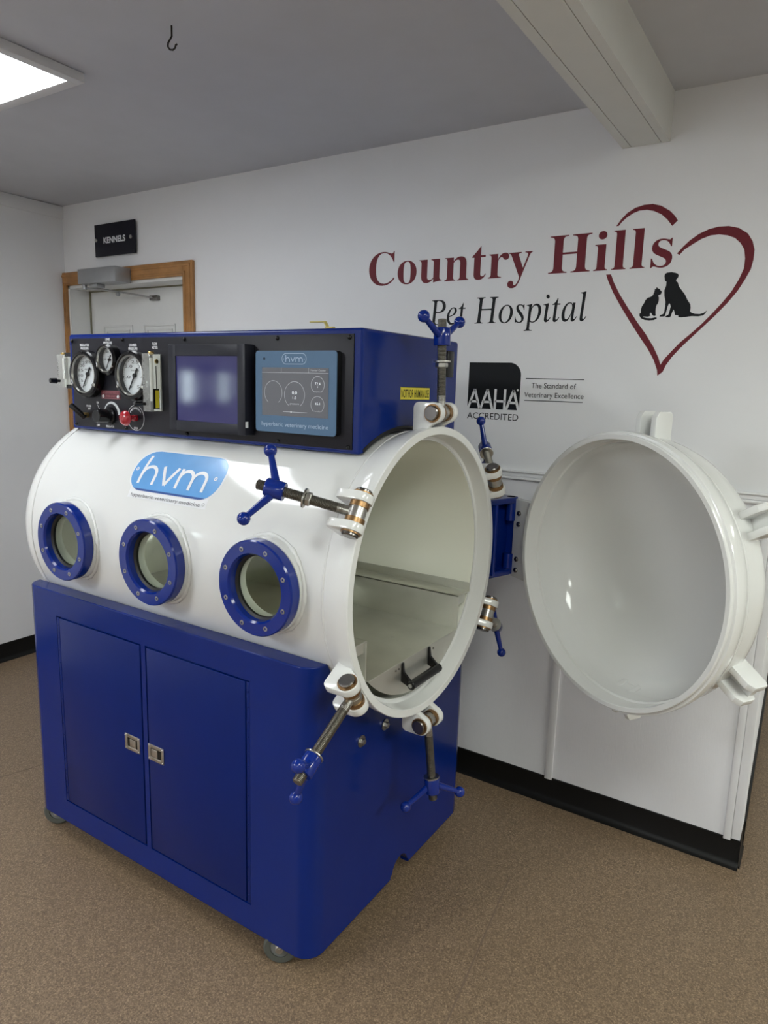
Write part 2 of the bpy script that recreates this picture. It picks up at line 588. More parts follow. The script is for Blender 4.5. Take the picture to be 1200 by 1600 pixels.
b = box(B(), (XL, 5.4, 0), (4.6, 5.52, ZC)); struct('wall_far', b, 'wall')
# the return that runs back from the free end of the sign wall
b = prism(B(), [(XE - 0.10, YW + 0.131), (XE - 0.003, YW + 0.131), (XE - 0.075, 5.4), (XE - 0.18, 5.4)], 0, ZC); struct('wall_return', b, 'wall')
b = prism(B(), [(XE - 0.003, YW + 0.13), (XE + 0.006, YW + 0.13), (XE - 0.066, 5.4), (XE - 0.075, 5.4)], 0, 0.095); struct('baseboard_return', b, 'baseboard')
# boarded lower half of the sign wall, battens, rail
b = box(B(), (-2.60, YW - 0.004, 0.02), (-0.126, YW, 1.232)); struct('trim_1', b, 'wallpanel')
b = B()
for z0, z1, d in ((1.226, 1.236, 0.016), (1.236, 1.252, 0.011), (1.252, 1.260, 0.018)):
    box(b, (-2.60, YW - d, z0), (XE, YW, z1), 0.003)
struct('trim_2', b, 'trimwhite')
for i, (a, c) in enumerate(((-0.771, -0.742), (-0.147, -0.124), (-1.60, -1.571))):
    struct('trim_%d' % (3 + i), box(B(), (a, YW - 0.011, 0.090), (c, YW - 0.003, 1.226), 0.002), 'trimwhite')
struct('trim_6', box(B(), (-0.123, YW - 0.006, 0.094), (XE, YW, 1.226), 0.001), 'trimwhite')


def baseboard(name, p0, p1, out):
    """Black cove base along p0-p1 with its foot running out onto the floor."""
    p0, p1, out = Vector(p0), Vector(p1), Vector(out)
    pr = [(0, 0), (0.026, 0), (0.020, 0.003), (0.010, 0.010), (0.006, 0.022), (0.005, 0.096), (0, 0.098)]
    t = B()
    rows = []
    for p in (p0, p1):
        rows.append([t.verts.new(p + out * r + Vector((0, 0, z))) for r, z in pr])
    n = len(pr)
    for i in range(n):
        t.faces.new((rows[0][i], rows[0][(i + 1) % n], rows[1][(i + 1) % n], rows[1][i]))
    t.faces.new(rows[0]); t.faces.new(rows[1])
    bmesh.ops.recalc_face_normals(t, faces=t.faces[:])
    struct(name, t, 'baseboard', angle=50)


baseboard('baseboard_back', (-2.60, YW - 0.004, 0), (XE + 0.004, YW - 0.004, 0), (0, -1, 0))
baseboard('baseboard_left', (XL, YW, 0), (XL, -3.4, 0), (1, 0, 0))
baseboard('baseboard_end', (XE, YW - 0.01, 0), (XE, YW + 0.13, 0), (0.4, 0, 0))
struct('trim_7', box(B(), (XL, -3.4, ZC - 0.066), (XL + 0.014, YW, ZC - 0.003), 0.002), 'wall')
# thin seams welded in the floor sheet
b = B()
for (xa, ya), (xb, yb) in (((-0.62, 1.28), (-0.705, 1.93)), ((-2.66, 1.02), (-2.50, 1.54)), ((0.0, 2.452), (4.6, 2.47))):
    d = Vector((xb - xa, yb - ya, 0)); n = Vector((-d.y, d.x, 0)).normalized() * 0.002
    prism(b, [(xa + n.x, ya + n.y), (xa - n.x, ya - n.y), (xb - n.x, yb - n.y), (xb + n.x, yb + n.y)], 0, 0.0006)
struct('floor_seam', b, pmat('floor seam', (0.15, 0.103, 0.072), 0.5, noise=0.05))
# boxed ceiling beam
BX0, BX1, BZ = -0.676, -0.532, 2.320
b = box(B(), (BX0, -3.4, BZ + 0.006), (BX1, YW, ZC))
for a, c in ((BX0, -0.6495), (-0.6475, -0.5585), (-0.5565, BX1)):
    box(b, (a, -3.4, BZ), (c, YW, BZ + 0.0062))
struct('ceiling_beam', b, 'beam')

# kennel door: oak casing, white jamb, panelled slab
CW = 0.070
b = box(B(), (DX0 - 0.070, YW - 0.018, 0), (DX0, YW, DZ + CW), 0.004)
box(b, (DX1, YW - 0.018, 0), (DX1 + CW, YW, DZ + CW), 0.004)
box(b, (DX0, YW - 0.018, DZ), (DX1, YW, DZ + CW), 0.004)
for off, th in ((0.010, 0.022), (0.045, 0.022)):
    box(b, (DX0 - off - 0.012, YW - th, 0), (DX0 - off, YW - 0.01, DZ + off + 0.012), 0.003)
    box(b, (DX1 + off, YW - th, 0), (DX1 + off + 0.012, YW - 0.01, DZ + off + 0.012), 0.003)
    box(b, (DX0 - off - 0.012, YW - th, DZ + off), (DX1 + off + 0.012, YW - 0.01, DZ + off + 0.012), 0.003)
casing = struct('trim_8', b, 'oak')
b = box(B(), (DX0 - 0.001, YW - 0.002, 0), (DX0 + 0.014, YW + 0.20, DZ))
box(b, (DX1 - 0.014, YW - 0.002, 0), (DX1 + 0.001, YW + 0.20, DZ))
box(b, (DX0, YW - 0.002, DZ - 0.014), (DX1, YW + 0.20, DZ + 0.001))
struct('trim_9', b, 'doorpaint')
SY = YW + 0.125                            # face of the slab
b = box(B(), (DX0 + 0.016, SY, 0.01), (DX1 - 0.016, SY + 0.045, DZ - 0.018))
slab = struct('door_1', b, 'doorpaint')
b = B()
for i in range(2):
    x0 = -3.535 + i * 0.345
    for z0, z1 in ((1.15, 1.838), (0.25, 0.95)):
        for d, w in ((0.0, 0.010), (0.024, 0.008)):
            for lo, hi in (((x0 + d, SY - 0.007, z0 + d), (x0 + d + w, SY, z1 - d)), ((x0 + 0.25 - d - w, SY - 0.007, z0 + d), (x0 + 0.25 - d, SY, z1 - d)),
                           ((x0 + d, SY - 0.007, z0 + d), (x0 + 0.25 - d, SY, z0 + d + w)), ((x0 + d, SY - 0.007, z1 - d - w), (x0 + 0.25 - d, SY, z1 - d))):
                box(b, lo, hi, 0.003)
add('raised_moulding', b, 'doorpaint', slab)
b = box(B(), (DX0 + 0.014, SY - 0.008, 0), (DX0 + 0.021, SY + 0.002, DZ - 0.014))
box(b, (DX0 + 0.014, SY - 0.008, DZ - 0.021), (DX1 - 0.014, SY + 0.002, DZ - 0.014))
add('weather_seal', b, 'gasket_grey', slab)

# ------------------------------------------------------------------ ceiling lamps
def ceiling_lamp(x0, y0, x1, y1, mat, label):
    t = thing('ceiling_light', label, 'ceiling lamp', ((x0 + x1) / 2, (y0 + y1) / 2, ZC), 'flat ceiling panel lamps')
    zb, rim = 2.4345, 0.036
    b = B()
    box(b, (x0, y0, zb), (x0 + rim, y1, ZC - 0.002), 0.001); box(b, (x1 - rim, y0, zb), (x1, y1, ZC - 0.002), 0.001)
    box(b, (x0 + rim, y0, zb), (x1 - rim, y0 + rim, ZC - 0.002), 0.001); box(b, (x0 + rim, y1 - rim, zb), (x1 - rim, y1, ZC - 0.002), 0.001)
    add('lamp_frame', b, 'fixture', t)
    add('diffuser', box(B(), (x0 + rim, y0 + rim, zb + 0.002), (x1 - rim, y1 - rim, zb + 0.010)), mat, t)


ceiling_lamp(-2.56, 0.34, -2.054, 1.444, 'panel_cool', 'white framed flat ceiling lamp near the wall with the kennel door')
ceiling_lamp(-2.664, -2.20, -2.054, -0.98, 'panel_cool_bright', 'white framed flat ceiling lamp farthest behind the machine front')
ceiling_lamp(0.22, -0.30, 0.83, 0.92, 'panel_green', 'white framed flat ceiling lamp on the open side of the boxed beam')
ceiling_lamp(2.40, 0.75, 3.01, 1.97, 'panel_fill', 'added unseen ceiling lamp in the far right half of the room, brightening the chamber')  # unseen lamp, added to throw more light into the chamber mouth
ceiling_lamp(2.10, 3.00, 2.71, 4.22, 'panel_green', 'white framed flat ceiling lamp past the free end of the sign wall')
ceiling_lamp(0.22, -2.60, 0.83, -1.38, 'panel_green', 'white framed flat ceiling lamp beyond the boxed beam near the front wall')

# ------------------------------------------------------------------ small things on ceiling and walls
pts = [(0, 0, 0.0), (0, 0, -0.012), (0.002, 0, -0.020), (-0.008, 0, -0.032)]
pts = [(0, 0.004), (0, -0.022), (-0.004, -0.029), (-0.010, -0.038), (-0.011, -0.047), (-0.006, -0.054), (0.002, -0.055), (0.008, -0.050), (0.010, -0.043), (0.014, -0.040)]
b = tube(B(), [(-1.588 + x * 0.84, 1.381 + x * 0.54, ZC + z - 0.003) for x, z in pts], 0.0024, 10)
tag(add('ceiling_hook', b, 'hook', angle=60), 'small dark wire hook screwed into the ceiling', 'hook')

WF = lambda x, z: (x, YW - 0.0006, z)
logo = thing('wall_lettering', 'maroon and black pet hospital wall lettering with a heart around a cat and dog', 'wall lettering', (-0.95, YW, 1.6))
b = B()
text(b, serif('Country'), -1.647, -0.958, 1.945, 2.069, WF, capref=0.676, bold=-0.004)
text(b, serif('Hills'), -0.897, -0.493, 1.948, 2.072, WF, capref=0.676, bold=-0.004)
add('maroon_lettering', b, 'maroon', logo, 0)
b = B()
text(b, italic('Pet'), -1.358, -1.198, 1.787, 1.874, WF, capref=0.66, shear=-0.16)
text(b, italic('Hospital'), -1.168, -0.742, 1.788, 1.876, WF, capref=0.66, shear=-0.16)
add('black_lettering', b, 'vinyl', logo, 0)
heart1 = [(-0.676,2.085),(-0.662,2.105),(-0.644,2.123),(-0.62,2.136),(-0.594,2.142),(-0.567,2.142),(-0.541,2.134),(-0.513,2.116),(-0.497,2.1),(-0.487,2.085),(-0.502,2.07),(-0.519,2.091),(-0.538,2.108),(-0.561,2.12),(-0.583,2.126),(-0.606,2.126),(-0.625,2.12),(-0.644,2.109),(-0.659,2.096),(-0.668,2.085)]
heart2 = [(-0.48,1.986),(-0.464,2.005),(-0.445,2.023),(-0.422,2.039),(-0.394,2.051),(-0.367,2.056),(-0.339,2.055),(-0.311,2.047),(-0.285,2.029),(-0.27,2.006),(-0.262,1.981),(-0.262,1.953),(-0.266,1.926),(-0.279,1.896),(-0.295,1.865),(-0.319,1.831),(-0.351,1.793),(-0.385,1.757),(-0.415,1.725),(-0.442,1.696),(-0.465,1.667),(-0.48,1.642),(-0.488,1.621),(-0.503,1.609),(-0.506,1.628),(-0.52,1.66),(-0.541,1.694),(-0.572,1.735),(-0.606,1.782),(-0.638,1.829),(-0.668,1.876),(-0.687,1.913),(-0.696,1.935),(-0.68,1.935),(-0.668,1.908),(-0.646,1.87),(-0.617,1.828),(-0.583,1.781),(-0.552,1.742),(-0.524,1.701),(-0.505,1.666),(-0.497,1.644),(-0.487,1.662),(-0.467,1.687),(-0.444,1.714),(-0.416,1.74),(-0.386,1.77),(-0.36,1.8),(-0.335,1.831),(-0.312,1.864),(-0.295,1.899),(-0.285,1.93),(-0.285,1.958),(-0.29,1.984),(-0.302,2.003),(-0.319,2.019),(-0.34,2.028),(-0.364,2.033),(-0.388,2.032),(-0.412,2.024),(-0.435,2.011),(-0.459,1.996),(-0.472,1.981)]
cat = [(-0.531,1.888),(-0.528,1.884),(-0.522,1.881),(-0.518,1.876),(-0.514,1.872),(-0.516,1.865),(-0.52,1.863),(-0.524,1.861),(-0.521,1.853),(-0.521,1.844),(-0.523,1.836),(-0.527,1.83),(-0.528,1.816),(-0.527,1.804),(-0.525,1.799),(-0.531,1.797),(-0.536,1.8),(-0.54,1.807),(-0.543,1.808),(-0.545,1.804),(-0.542,1.799),(-0.549,1.796),(-0.564,1.797),(-0.566,1.795),(-0.554,1.792),(-0.539,1.791),(-0.529,1.793),(-0.523,1.793),(-0.522,1.789),(-0.53,1.785),(-0.545,1.784),(-0.56,1.786),(-0.572,1.792),(-0.577,1.8),(-0.577,1.807),(-0.573,1.809),(-0.574,1.818),(-0.572,1.829),(-0.566,1.839),(-0.562,1.849),(-0.556,1.855),(-0.546,1.858),(-0.54,1.864),(-0.537,1.874),(-0.536,1.883),(-0.533,1.882)]
dog = [(-0.511,1.92),(-0.51,1.926),(-0.504,1.93),(-0.49,1.931),(-0.479,1.928),(-0.471,1.925),(-0.468,1.919),(-0.47,1.912),(-0.474,1.908),(-0.474,1.902),(-0.469,1.899),(-0.464,1.886),(-0.457,1.877),(-0.444,1.861),(-0.436,1.846),(-0.425,1.83),(-0.423,1.819),(-0.424,1.809),(-0.42,1.805),(-0.409,1.801),(-0.395,1.8),(-0.384,1.803),(-0.375,1.81),(-0.379,1.801),(-0.385,1.795),(-0.398,1.793),(-0.418,1.794),(-0.435,1.792),(-0.449,1.791),(-0.457,1.792),(-0.458,1.798),(-0.468,1.799),(-0.47,1.808),(-0.473,1.816),(-0.476,1.81),(-0.48,1.795),(-0.484,1.792),(-0.495,1.793),(-0.496,1.796),(-0.488,1.8),(-0.486,1.806),(-0.483,1.826),(-0.486,1.834),(-0.489,1.835),(-0.492,1.826),(-0.495,1.809),(-0.498,1.796),(-0.503,1.795),(-0.514,1.795),(-0.513,1.8),(-0.504,1.803),(-0.501,1.809),(-0.5,1.826),(-0.5,1.841),(-0.505,1.858),(-0.507,1.876),(-0.503,1.89),(-0.503,1.902),(-0.508,1.906)]
b = B(); sheet(b, heart1, WF); sheet(b, heart2, WF); add('heart_outline', b, 'maroon', logo, 0)
add('cat_silhouette', sheet(B(), cat, WF), 'vinyl', logo, 0)
add('dog_silhouette', sheet(B(), dog, WF), 'vinyl', logo, 0)

acc = thing('accreditation_decal', 'black square accreditation decal with round corner and small tagline between two rules', 'wall decal', (-1.07, YW, 1.44))
AX0, AX1, AZ0, AZ1 = -1.180, -0.972, 1.477, 1.647
b = B(); sheet(b, [(AX0, AZ0), (AX1, AZ0)] + arc2(AX1 - 0.045, AZ1 - 0.045, 0.045, 0, 90, 10) + [(AX0, AZ1)], WF); add('badge', b, 'vinyl', acc, 0)
WF2 = lambda x, z: (x, YW - 0.0011, z)
b = B()
for k, ch in enumerate('AAHA'):
    x0 = AX0 + 0.002 + k * 0.0517
    if ch == 'A':
        xa, xb, xm = x0, x0 + 0.049, x0 + 0.0265
        ribbon(b, [(xa, AZ0 - 0.002), (xm, AZ0 + 0.072)], 0.0095, WF2); ribbon(b, [(xb, AZ0 - 0.002), (xm, AZ0 + 0.072)], 0.0095, WF2)
        ribbon(b, [(xa + 0.010, AZ0 + 0.026), (xb - 0.009, AZ0 + 0.026)], 0.0085, WF2)
    else:
        ribbon(b, [(x0 + 0.007, AZ0 - 0.002), (x0 + 0.007, AZ0 + 0.074)], 0.0095, WF2); ribbon(b, [(x0 + 0.045, AZ0 - 0.002), (x0 + 0.045, AZ0 + 0.074)], 0.0095, WF2)
        ribbon(b, [(x0 + 0.007, AZ0 + 0.030), (x0 + 0.045, AZ0 + 0.030)], 0.0085, WF2)
sheet(b, arc2(-0.981, 1.549, 0.004, 0, 330, 11), WF2)
add('white_lettering', b, M['wall'], acc, 0)
b = B(); text(b, 'ACCREDITED', -1.179, -0.973, 1.439, 1.463, WF)
text(b, 'The Standard of', -0.930, -0.768, 1.5585, 1.5775, WF); text(b, 'Veterinary Excellence', -0.955, -0.739, 1.526, 1.5445, WF)
ribbon(b, [(-0.953, 1.5915), (-0.741, 1.5915)], 0.0026, WF); ribbon(b, [(-0.954, 1.514), (-0.741, 1.514)], 0.0026, WF)
add('tagline_lettering', b, 'vinyl', acc, 0)

sg = thing('wall_sign', 'dark navy sign plate with white lettering above the oak door frame', 'sign', (-3.22, YW, 2.17))
add('plate', box(B(), (-3.384, YW - 0.020, 2.174), (-3.060, YW - 0.013, 2.334), 0.002), 'signnavy', sg)
b = text(B(), 'KENNELS', -3.310, -3.134, 2.238, 2.267, lambda x, z: (x, YW - 0.0206, z), bold=0.035); add('lettering', b, 'whiteink', sg, 0)
for x, z in ((-3.370, 2.257), (-3.090, 2.253)):
    b = cyl(B(), (x, YW, z), (x, YW - 0.026, z), 0.009, seg=20, ch=0.002); box(b, (x - 0.007, YW - 0.0264, z - 0.001), (x + 0.007, YW - 0.0258, z + 0.001)); add('standoff_screw', b, 'steel', sg)

dc = thing('door_closer', 'silver box door closer with folding arm on the oak door frame', 'door closer', (-3.25, YW - 0.018, 2.026))
add('body', box(B(), (-3.402, YW - 0.118, 2.026), (-3.098, YW - 0.022, 2.100), 0.003), 'closer', dc)
add('arm_mount', box(B(), (-3.33, YW - 0.10, 2.008), (-3.27, YW - 0.05, 2.028), 0.003), 'closer', dc)
b = cyl(B(), (-3.392, YW - 0.085, 2.002), (-3.392, YW - 0.085, 2.028), 0.012, seg=16); add('spindle', b, 'closer', dc)
b = tube(B(), [(-3.392, YW - 0.085, 2.010), (-3.29, YW - 0.04, 2.002), (-3.20, YW + 0.03, 1.99), (-3.09, SY - 0.02, 1.972)], 0.005, 8); ball(b, (-3.235, YW + 0.0, 1.984), 0.012); add('arm', b, 'closer', dc)
b = box(B(), (-3.115, SY - 0.024, 1.958), (-3.055, SY, 1.984), 0.003); add('arm_bracket', b, 'pin', dc)

# ------------------------------------------------------------------ storage cabinet on casters
# the whole machine rolls as one: cabinet on casters, chamber bolted to it, control box on top
ch = thing('hyperbaric_chamber', 'white and blue hyperbaric chamber on a blue cabinet with casters, its round door swung open', 'pressure chamber', (-1.58, 1.65, 0))
cab = con = ch
FR = 0.056
out = rrect(XCL, YF, XCR, YR, FR, 8)
body = prism(B(), out, ZB, ZT, bevel=0.004)
saddle = B(); cyl(saddle, (-3, AX_Y, AX_Z), (0, AX_Y, AX_Z), RC + 0.003, seg=96)
hollow = box(B(), (XCL + 0.03, YF + 0.03, ZB - 0.05), (XCR - 0.03, YR - 0.03, ZB + 0.12))
notch = prism(B(), [(1.618, ZB - 0.05), (1.724, ZB - 0.05), (1.724, ZB + 0.012)] + arc2(1.671, ZB + 0.010, 0.045, 10, 170, 10) + [(1.618, ZB + 0.012)], -0.1, 0.1,
              frame((XCR, 0, 0), (0, 1, 0), (0, 0, 1), (1, 0, 0)))
DR = [(-2.014, -1.603), (-1.584, -1.176)]
DZ0, DZ1 = 0.1475, 0.7965
cutters = [saddle, hollow, notch]
for x0, x1 in DR:
    cutters.append(box(B(), (x0, YF - 0.02, DZ0), (x1, YF + 0.007, DZ1)))
body = cut(body, cutters)
add('cabinet_body', body, 'blue', cab, 50, wn=True)
for i, (x0, x1) in enumerate(DR):
    hx0, hx1 = (x0 + 0.001, x0 + 0.013) if i == 0 else (x1 - 0.013, x1 - 0.001)
    dx0, dx1 = (x0 + 0.016, x1 - 0.005) if i == 0 else (x0 + 0.005, x1 - 0.016)
    d = add('cabinet_door', box(B(), (dx0, YF - 0.001, DZ0 + 0.005), (dx1, YF + 0.006, DZ1 - 0.005), 0.002), 'bluedoor', cab)
    b = box(B(), (hx0, YF + 0.0005, DZ0 + 0.004), (hx1, YF + 0.0068, DZ1 - 0.004), 0.001)
    k = DZ0 + 0.03
    while k < DZ1 - 0.02:
        ball(b, ((hx0 + hx1) / 2, YF + 0.0005, k), 0.0022, 8); k += 0.042
    add('hinge', b, 'bluedoor', d)
    lx0, lx1 = (-1.687, -1.619) if i == 0 else (-1.581, -1.513)
    lz0, lz1 = 0.447, 0.4975
    b = B()
    rm = 0.011
    y0, y1 = YF - 0.0035, YF - 0.001
    box(b, (lx0, y0, lz0), (lx0 + rm, y1, lz1), 0.001); box(b, (lx1 - rm, y0, lz0), (lx1, y1, lz1), 0.001)
    box(b, (lx0 + rm, y0, lz0), (lx1 - rm, y1, lz0 + rm), 0.001); box(b, (lx0 + rm, y0, lz1 - rm), (lx1 - rm, y1, lz1), 0.001)
    for xx in (lx0 + 0.005, lx1 - 0.005):
        for zz in (lz0 + 0.005, lz1 - 0.005):
            ball(b, (xx, y0, zz), 0.0028, 10)
    lt = add('latch', b, 'latch', d)
    add('latch_pocket', box(B(), (lx0 + rm, YF - 0.0018, lz0 + rm), (lx1 - rm, YF - 0.0011, lz1 - rm)), 'black', d)
    px0 = lx0 + rm + (0.011 if i == 0 else 0.002)
    add('latch_paddle', box(B(), (px0, YF - 0.0032, lz0 + rm + 0.001), (px0 + 0.027, YF - 0.0012, lz1 - rm - 0.003), 0.0012), 'latch', d)
for y, z in ((1.438, 0.606), (1.556, 0.605)):
    b = cyl(B(), (XCR, y, z), (XCR + 0.003, y, z), 0.0165, seg=24); cyl(b, (XCR + 0.002, y, z), (XCR + 0.012, y, z), 0.009, seg=6, ch=0.001); add('bolt', b, 'steel', cab)


def caster(x, y, a, mx, my):
    d = Vector((math.cos(a), math.sin(a), 0))      # axle direction
    c = Vector((x, y, 0.046))
    m = Matrix.Translation(c) @ rot_to(d)
    r = 0.0455
    b = lathe(B(), [(0.026, -0.012), (r - 0.005, -0.013), (r, -0.009), (r, 0.009), (r - 0.005, 0.013), (0.026, 0.012)], m, 40, closed=True)
    w = add('caster', b, 'wheel', cab)
    b = lathe(B(), [(0, -0.010), (0.026, -0.009), (0.026, 0.009), (0, 0.010)], m, 32); add('hub', b, pmat('caster hub', (0.16, 0.165, 0.16), 0.4, noise=0.05), w)
    b = B()
    for s in (-1, 1):
        p = c + d * (0.017 * s)
        cyl(b, p - d * 0.0015, p + d * 0.0015, 0.010, seg=16)
        t = Vector((mx, my, 0.131)) + d * (0.017 * s)
        e = d.cross((0, 0, 1)) * 0.010
        q = [p - e, p + e, t + e * 1.6, t - e * 1.6]
        v = [b.verts.new(k - d * 0.0014) for k in q] + [b.verts.new(k + d * 0.0014) for k in q]
        for f in ((0, 1, 2, 3), (7, 6, 5, 4), (0, 4, 5, 1), (1, 5, 6, 2), (2, 6, 7, 3), (3, 7, 4, 0)):
            b.faces.new([v[k] for k in f])
    cyl(b, c - d * 0.02, c + d * 0.02, 0.005, seg=12)
    box(b, (mx - 0.024, my - 0.024, 0.130), (mx + 0.024, my + 0.024, 0.1865))
    add('fork', b, 'steel', w)


caster(-1.092, 1.256, math.radians(-62), -1.105, 1.288)
caster(-2.130, 1.268, math.radians(-55), -2.115, 1.292)
caster(-1.06, 2.02, math.radians(15), -1.05, 2.01)
caster(-2.10, 2.02, math.radians(40), -2.11, 2.01)

# ------------------------------------------------------------------ hyperbaric chamber
AXM = frame((0, AX_Y, AX_Z), (0, 1, 0), (0, 0, 1), (1, 0, 0))      # lathe axis along +x; profile h = x
DH = 0.205                                  # depth of the dished end
outer = [(RC * math.cos(k / 14 * PI / 2), XD - DH * math.sin(k / 14 * PI / 2)) for k in range(14, -1, -1)]
outer[0] = (0.0, XD - DH)
RI = RC - 0.016
inner = [(RI * math.cos(k / 14 * PI / 2), XD - (DH - 0.016) * math.sin(k / 14 * PI / 2)) for k in range(15)]
inner[-1] = (0.0, XD - DH + 0.016)
xe = XF - 0.046
prof = outer + [(RC, XD + (xe - XD) * k / 44) for k in range(1, 45)] + [(RI, xe - (xe - XD) * k / 44) for k in range(0, 44)] + inner
PORTX = (-1.915, -1.521, -1.129)
PY = 1.195                                  # face of the porthole rings
PZ = 1.058
cutters = []
for x in PORTX:
    c = B(); cyl(c, (x, 1.0, PZ), (x, AX_Y - 0.15, PZ), 0.084, seg=64); cutters.append(c)
t = lathe(B(), prof, AXM, 112)
shell = cut(t, cutters)
shell_o = add('chamber_shell', shell, 'white', ch, 40)
shell_o.data.materials.append(M['inside'])
sc = WL[shell_o.name]
for pl in shell_o.data.polygons:                     # cream lining, its colour lightened to brighten the interior
    c0 = pl.center + sc
    if math.hypot(c0.y - AX_Y, c0.z - AX_Z) < RI + 0.002 and (c0.x > XD or (c0.x - XD) * pl.normal.x <= 0 and pl.normal.x > 0):
        if pl.normal.y * (c0.y - AX_Y) + pl.normal.z * (c0.z - AX_Z) <= 1e-4:
            pl.material_index = 1
# ring at the mouth
pr = [(RC - 0.004, XF - 0.092), (RC + 0.004, XF - 0.086), (0.3765, XF - 0.078), (0.378, XF - 0.070), (0.385, XF - 0.050), (0.3915, XF - 0.022), (0.3924, XF - 0.003), (0.3910, XF),
      (0.3724, XF), (0.3709, XF - 0.002), (0.3660, XF - 0.034), (0.3640, XF - 0.040), (RI + 0.003, XF - 0.044), (RI + 0.008, XF - 0.050), (RI + 0.008, XF - 0.092)]
add('mouth_ring', lathe(B(), pr, AXM, 128, closed=True), 'white', ch, 25)
b = tube(B(), [(XF - 0.084, AX_Y + 0.3735 * math.cos(2 * PI * k / 200), AX_Z + 0.3735 * math.sin(2 * PI * k / 200)) for k in range(200)], 0.0035, 8, True, 0.28)
add('weld_bead', b, 'cream', ch, 60)
b = tube(B(), [(XD + 0.004, AX_Y + (RC + 0.0) * math.cos(2 * PI * k / 200), AX_Z + RC * math.sin(2 * PI * k / 200)) for k in range(200)], 0.0028, 8, True, 0.3)
add('weld_bead', b, 'cream', ch, 60)

for x in PORTX:
    PM = frame((x, PY, PZ), (1, 0, 0), (0, 0, 1), (0, -1, 0))       # z' runs out of the face towards the viewer
    pr = [(0.083, -0.030), (0.1185, -0.030), (0.1195, -0.028), (0.1195, -0.004), (0.1165, 0.0), (0.0875, 0.0), (0.083, -0.006)]
    ring = add('porthole_ring', lathe(B(), pr, PM, 72, closed=True), 'bluedeep', ch, 25)
    # white neck between ring and chamber, its inner end following the cylinder
    t = B()
    n = 72
    rows = []
    for R, inn in ((0.1210, 0), (0.1210, 1), (0.0825, 2), (0.0825, 3)):
        row = []
        for k in range(n):
            a = 2 * PI * k / n
            px, pz = x + R * math.cos(a), PZ + R * math.sin(a)
            if inn in (0, 3):
                y = PY + 0.0305
            else:
                y = AX_Y - math.sqrt((RI if inn == 2 else RC - 0.004) ** 2 - (pz - AX_Z) ** 2)
            row.append(t.verts.new((px, y, pz)))
        rows.append(row)
    for i in range(4):
        for k in range(n):
            t.faces.new((rows[i][k], rows[(i + 1) % 4][k], rows[(i + 1) % 4][(k + 1) % n], rows[i][(k + 1) % n]))
    bmesh.ops.recalc_face_normals(t, faces=t.faces[:])
    add('neck', t, 'cream', ring, 40)
    bead = [(x + 0.1235 * math.cos(2 * PI * k / 90), AX_Y - math.sqrt((RC + 0.001) ** 2 - (PZ + 0.1235 * math.sin(2 * PI * k / 90) - AX_Z) ** 2), PZ + 0.1235 * math.sin(2 * PI * k / 90)) for k in range(90)]
    add('weld_bead', tube(B(), bead, 0.0055, 8, True, 0.3), 'cream', ring, 60)
    add('gasket', lathe(B(), [(0.0765, -0.034), (0.0829, -0.034), (0.0829, -0.022), (0.0765, -0.026)], PM, 64, closed=True), 'rubber', ring)
    add('window', lathe(B(), [(0, -0.031), (0.0762, -0.031), (0.0762, -0.028), (0, -0.028)], PM, 64), 'glass', ring)
    for k in range(8):
        a = math.radians(22.5 + 45 * k)
        m = PM @ Matrix.Translation((0.1005 * math.cos(a), 0.1005 * math.sin(a), 0))
        b = lathe(B(), [(0, -0.004), (0.0062, -0.004), (0.0062, 0.0012), (0.0055, 0.0018), (0.0032, 0.0018), (0.0028, -0.001), (0, -0.001)], m, 16)
        add('bolt', b, 'steel', ring)

# decal on the shoulder of the cylinder
def CYF(r):
    return lambda x, s: (x, AX_Y - r * math.cos(s / RC), AX_Z + r * math.sin(s / RC))


def strips(bm, outline_x, s0, s1, n, f):
    """Fill between left/right edges given as functions of s."""
    L = []
    for k in range(n + 1):
        s = s0 + (s1 - s0) * k / n
        a, c = outline_x(s)
        L.append((bm.verts.new(f(a, s)), bm.verts.new(f(c, s))))
    for k in range(n):
        bm.faces.new((L[k][0], L[k][1], L[k + 1][1], L[k + 1][0]))
    return bm


def pill(x0, x1, s0, s1, r):
    def e(s):
        d = 0.0
        if s - s0 < r:
            d = r - math.sqrt(max(0, r * r - (r - (s - s0)) ** 2))
        elif s1 - s < r:
            d = r - math.sqrt(max(0, r * r - (r - (s1 - s)) ** 2))
        return x0 + d, x1 - d
    return e


b = strips(B(), pill(-1.720, -1.348, 0.178, 0.326, 0.064), 0.178, 0.326, 40, CYF(RC + 0.0006))
strips(b, lambda s: (-1.694, -1.374), 0.160, 0.2, 10, CYF(RC + 0.0006))
dec = add('maker_decal', b, 'decalwhite', ch, 60)
add('blue_field', strips(B(), pill(-1.7145, -1.3535, 0.1835, 0.3205, 0.060), 0.1835, 0.3205, 40, CYF(RC + 0.0012)), 'decalblue', dec, 60)
b = strips(B(), pill(-1.7145, -1.3535, 0.1835, 0.3205, 0.060), 0.1835, 0.1895, 5, CYF(RC + 0.0016)); add('field_edge', b, 'decaledge', dec, 60)
b = hvm_letters(B(), -1.672, -1.411, 0.205, 0.300, 0.268, 0.0105, CYF(RC + 0.0020))
for x in (-1.701, -1.380):
    ribbon(b, arc2(x, 0.2495, 0.0045, 0, 350, 14), 0.003, CYF(RC + 0.0020), True)
add('letters', b, 'decalwhite', dec, 0)
b = text(B(), 'hyperbaric veterinary medicine', -1.680, -1.396, 0.1645, 0.1755, CYF(RC + 0.0020)); ribbon(b, arc2(-1.385, 0.172, 0.0042, 0, 350, 12), 0.001, CYF(RC + 0.0020), True)
add('small_lettering', b, 'greyink', dec, 0)

# swing bolts round the mouth
PR, PXO = 0.428, 0.005


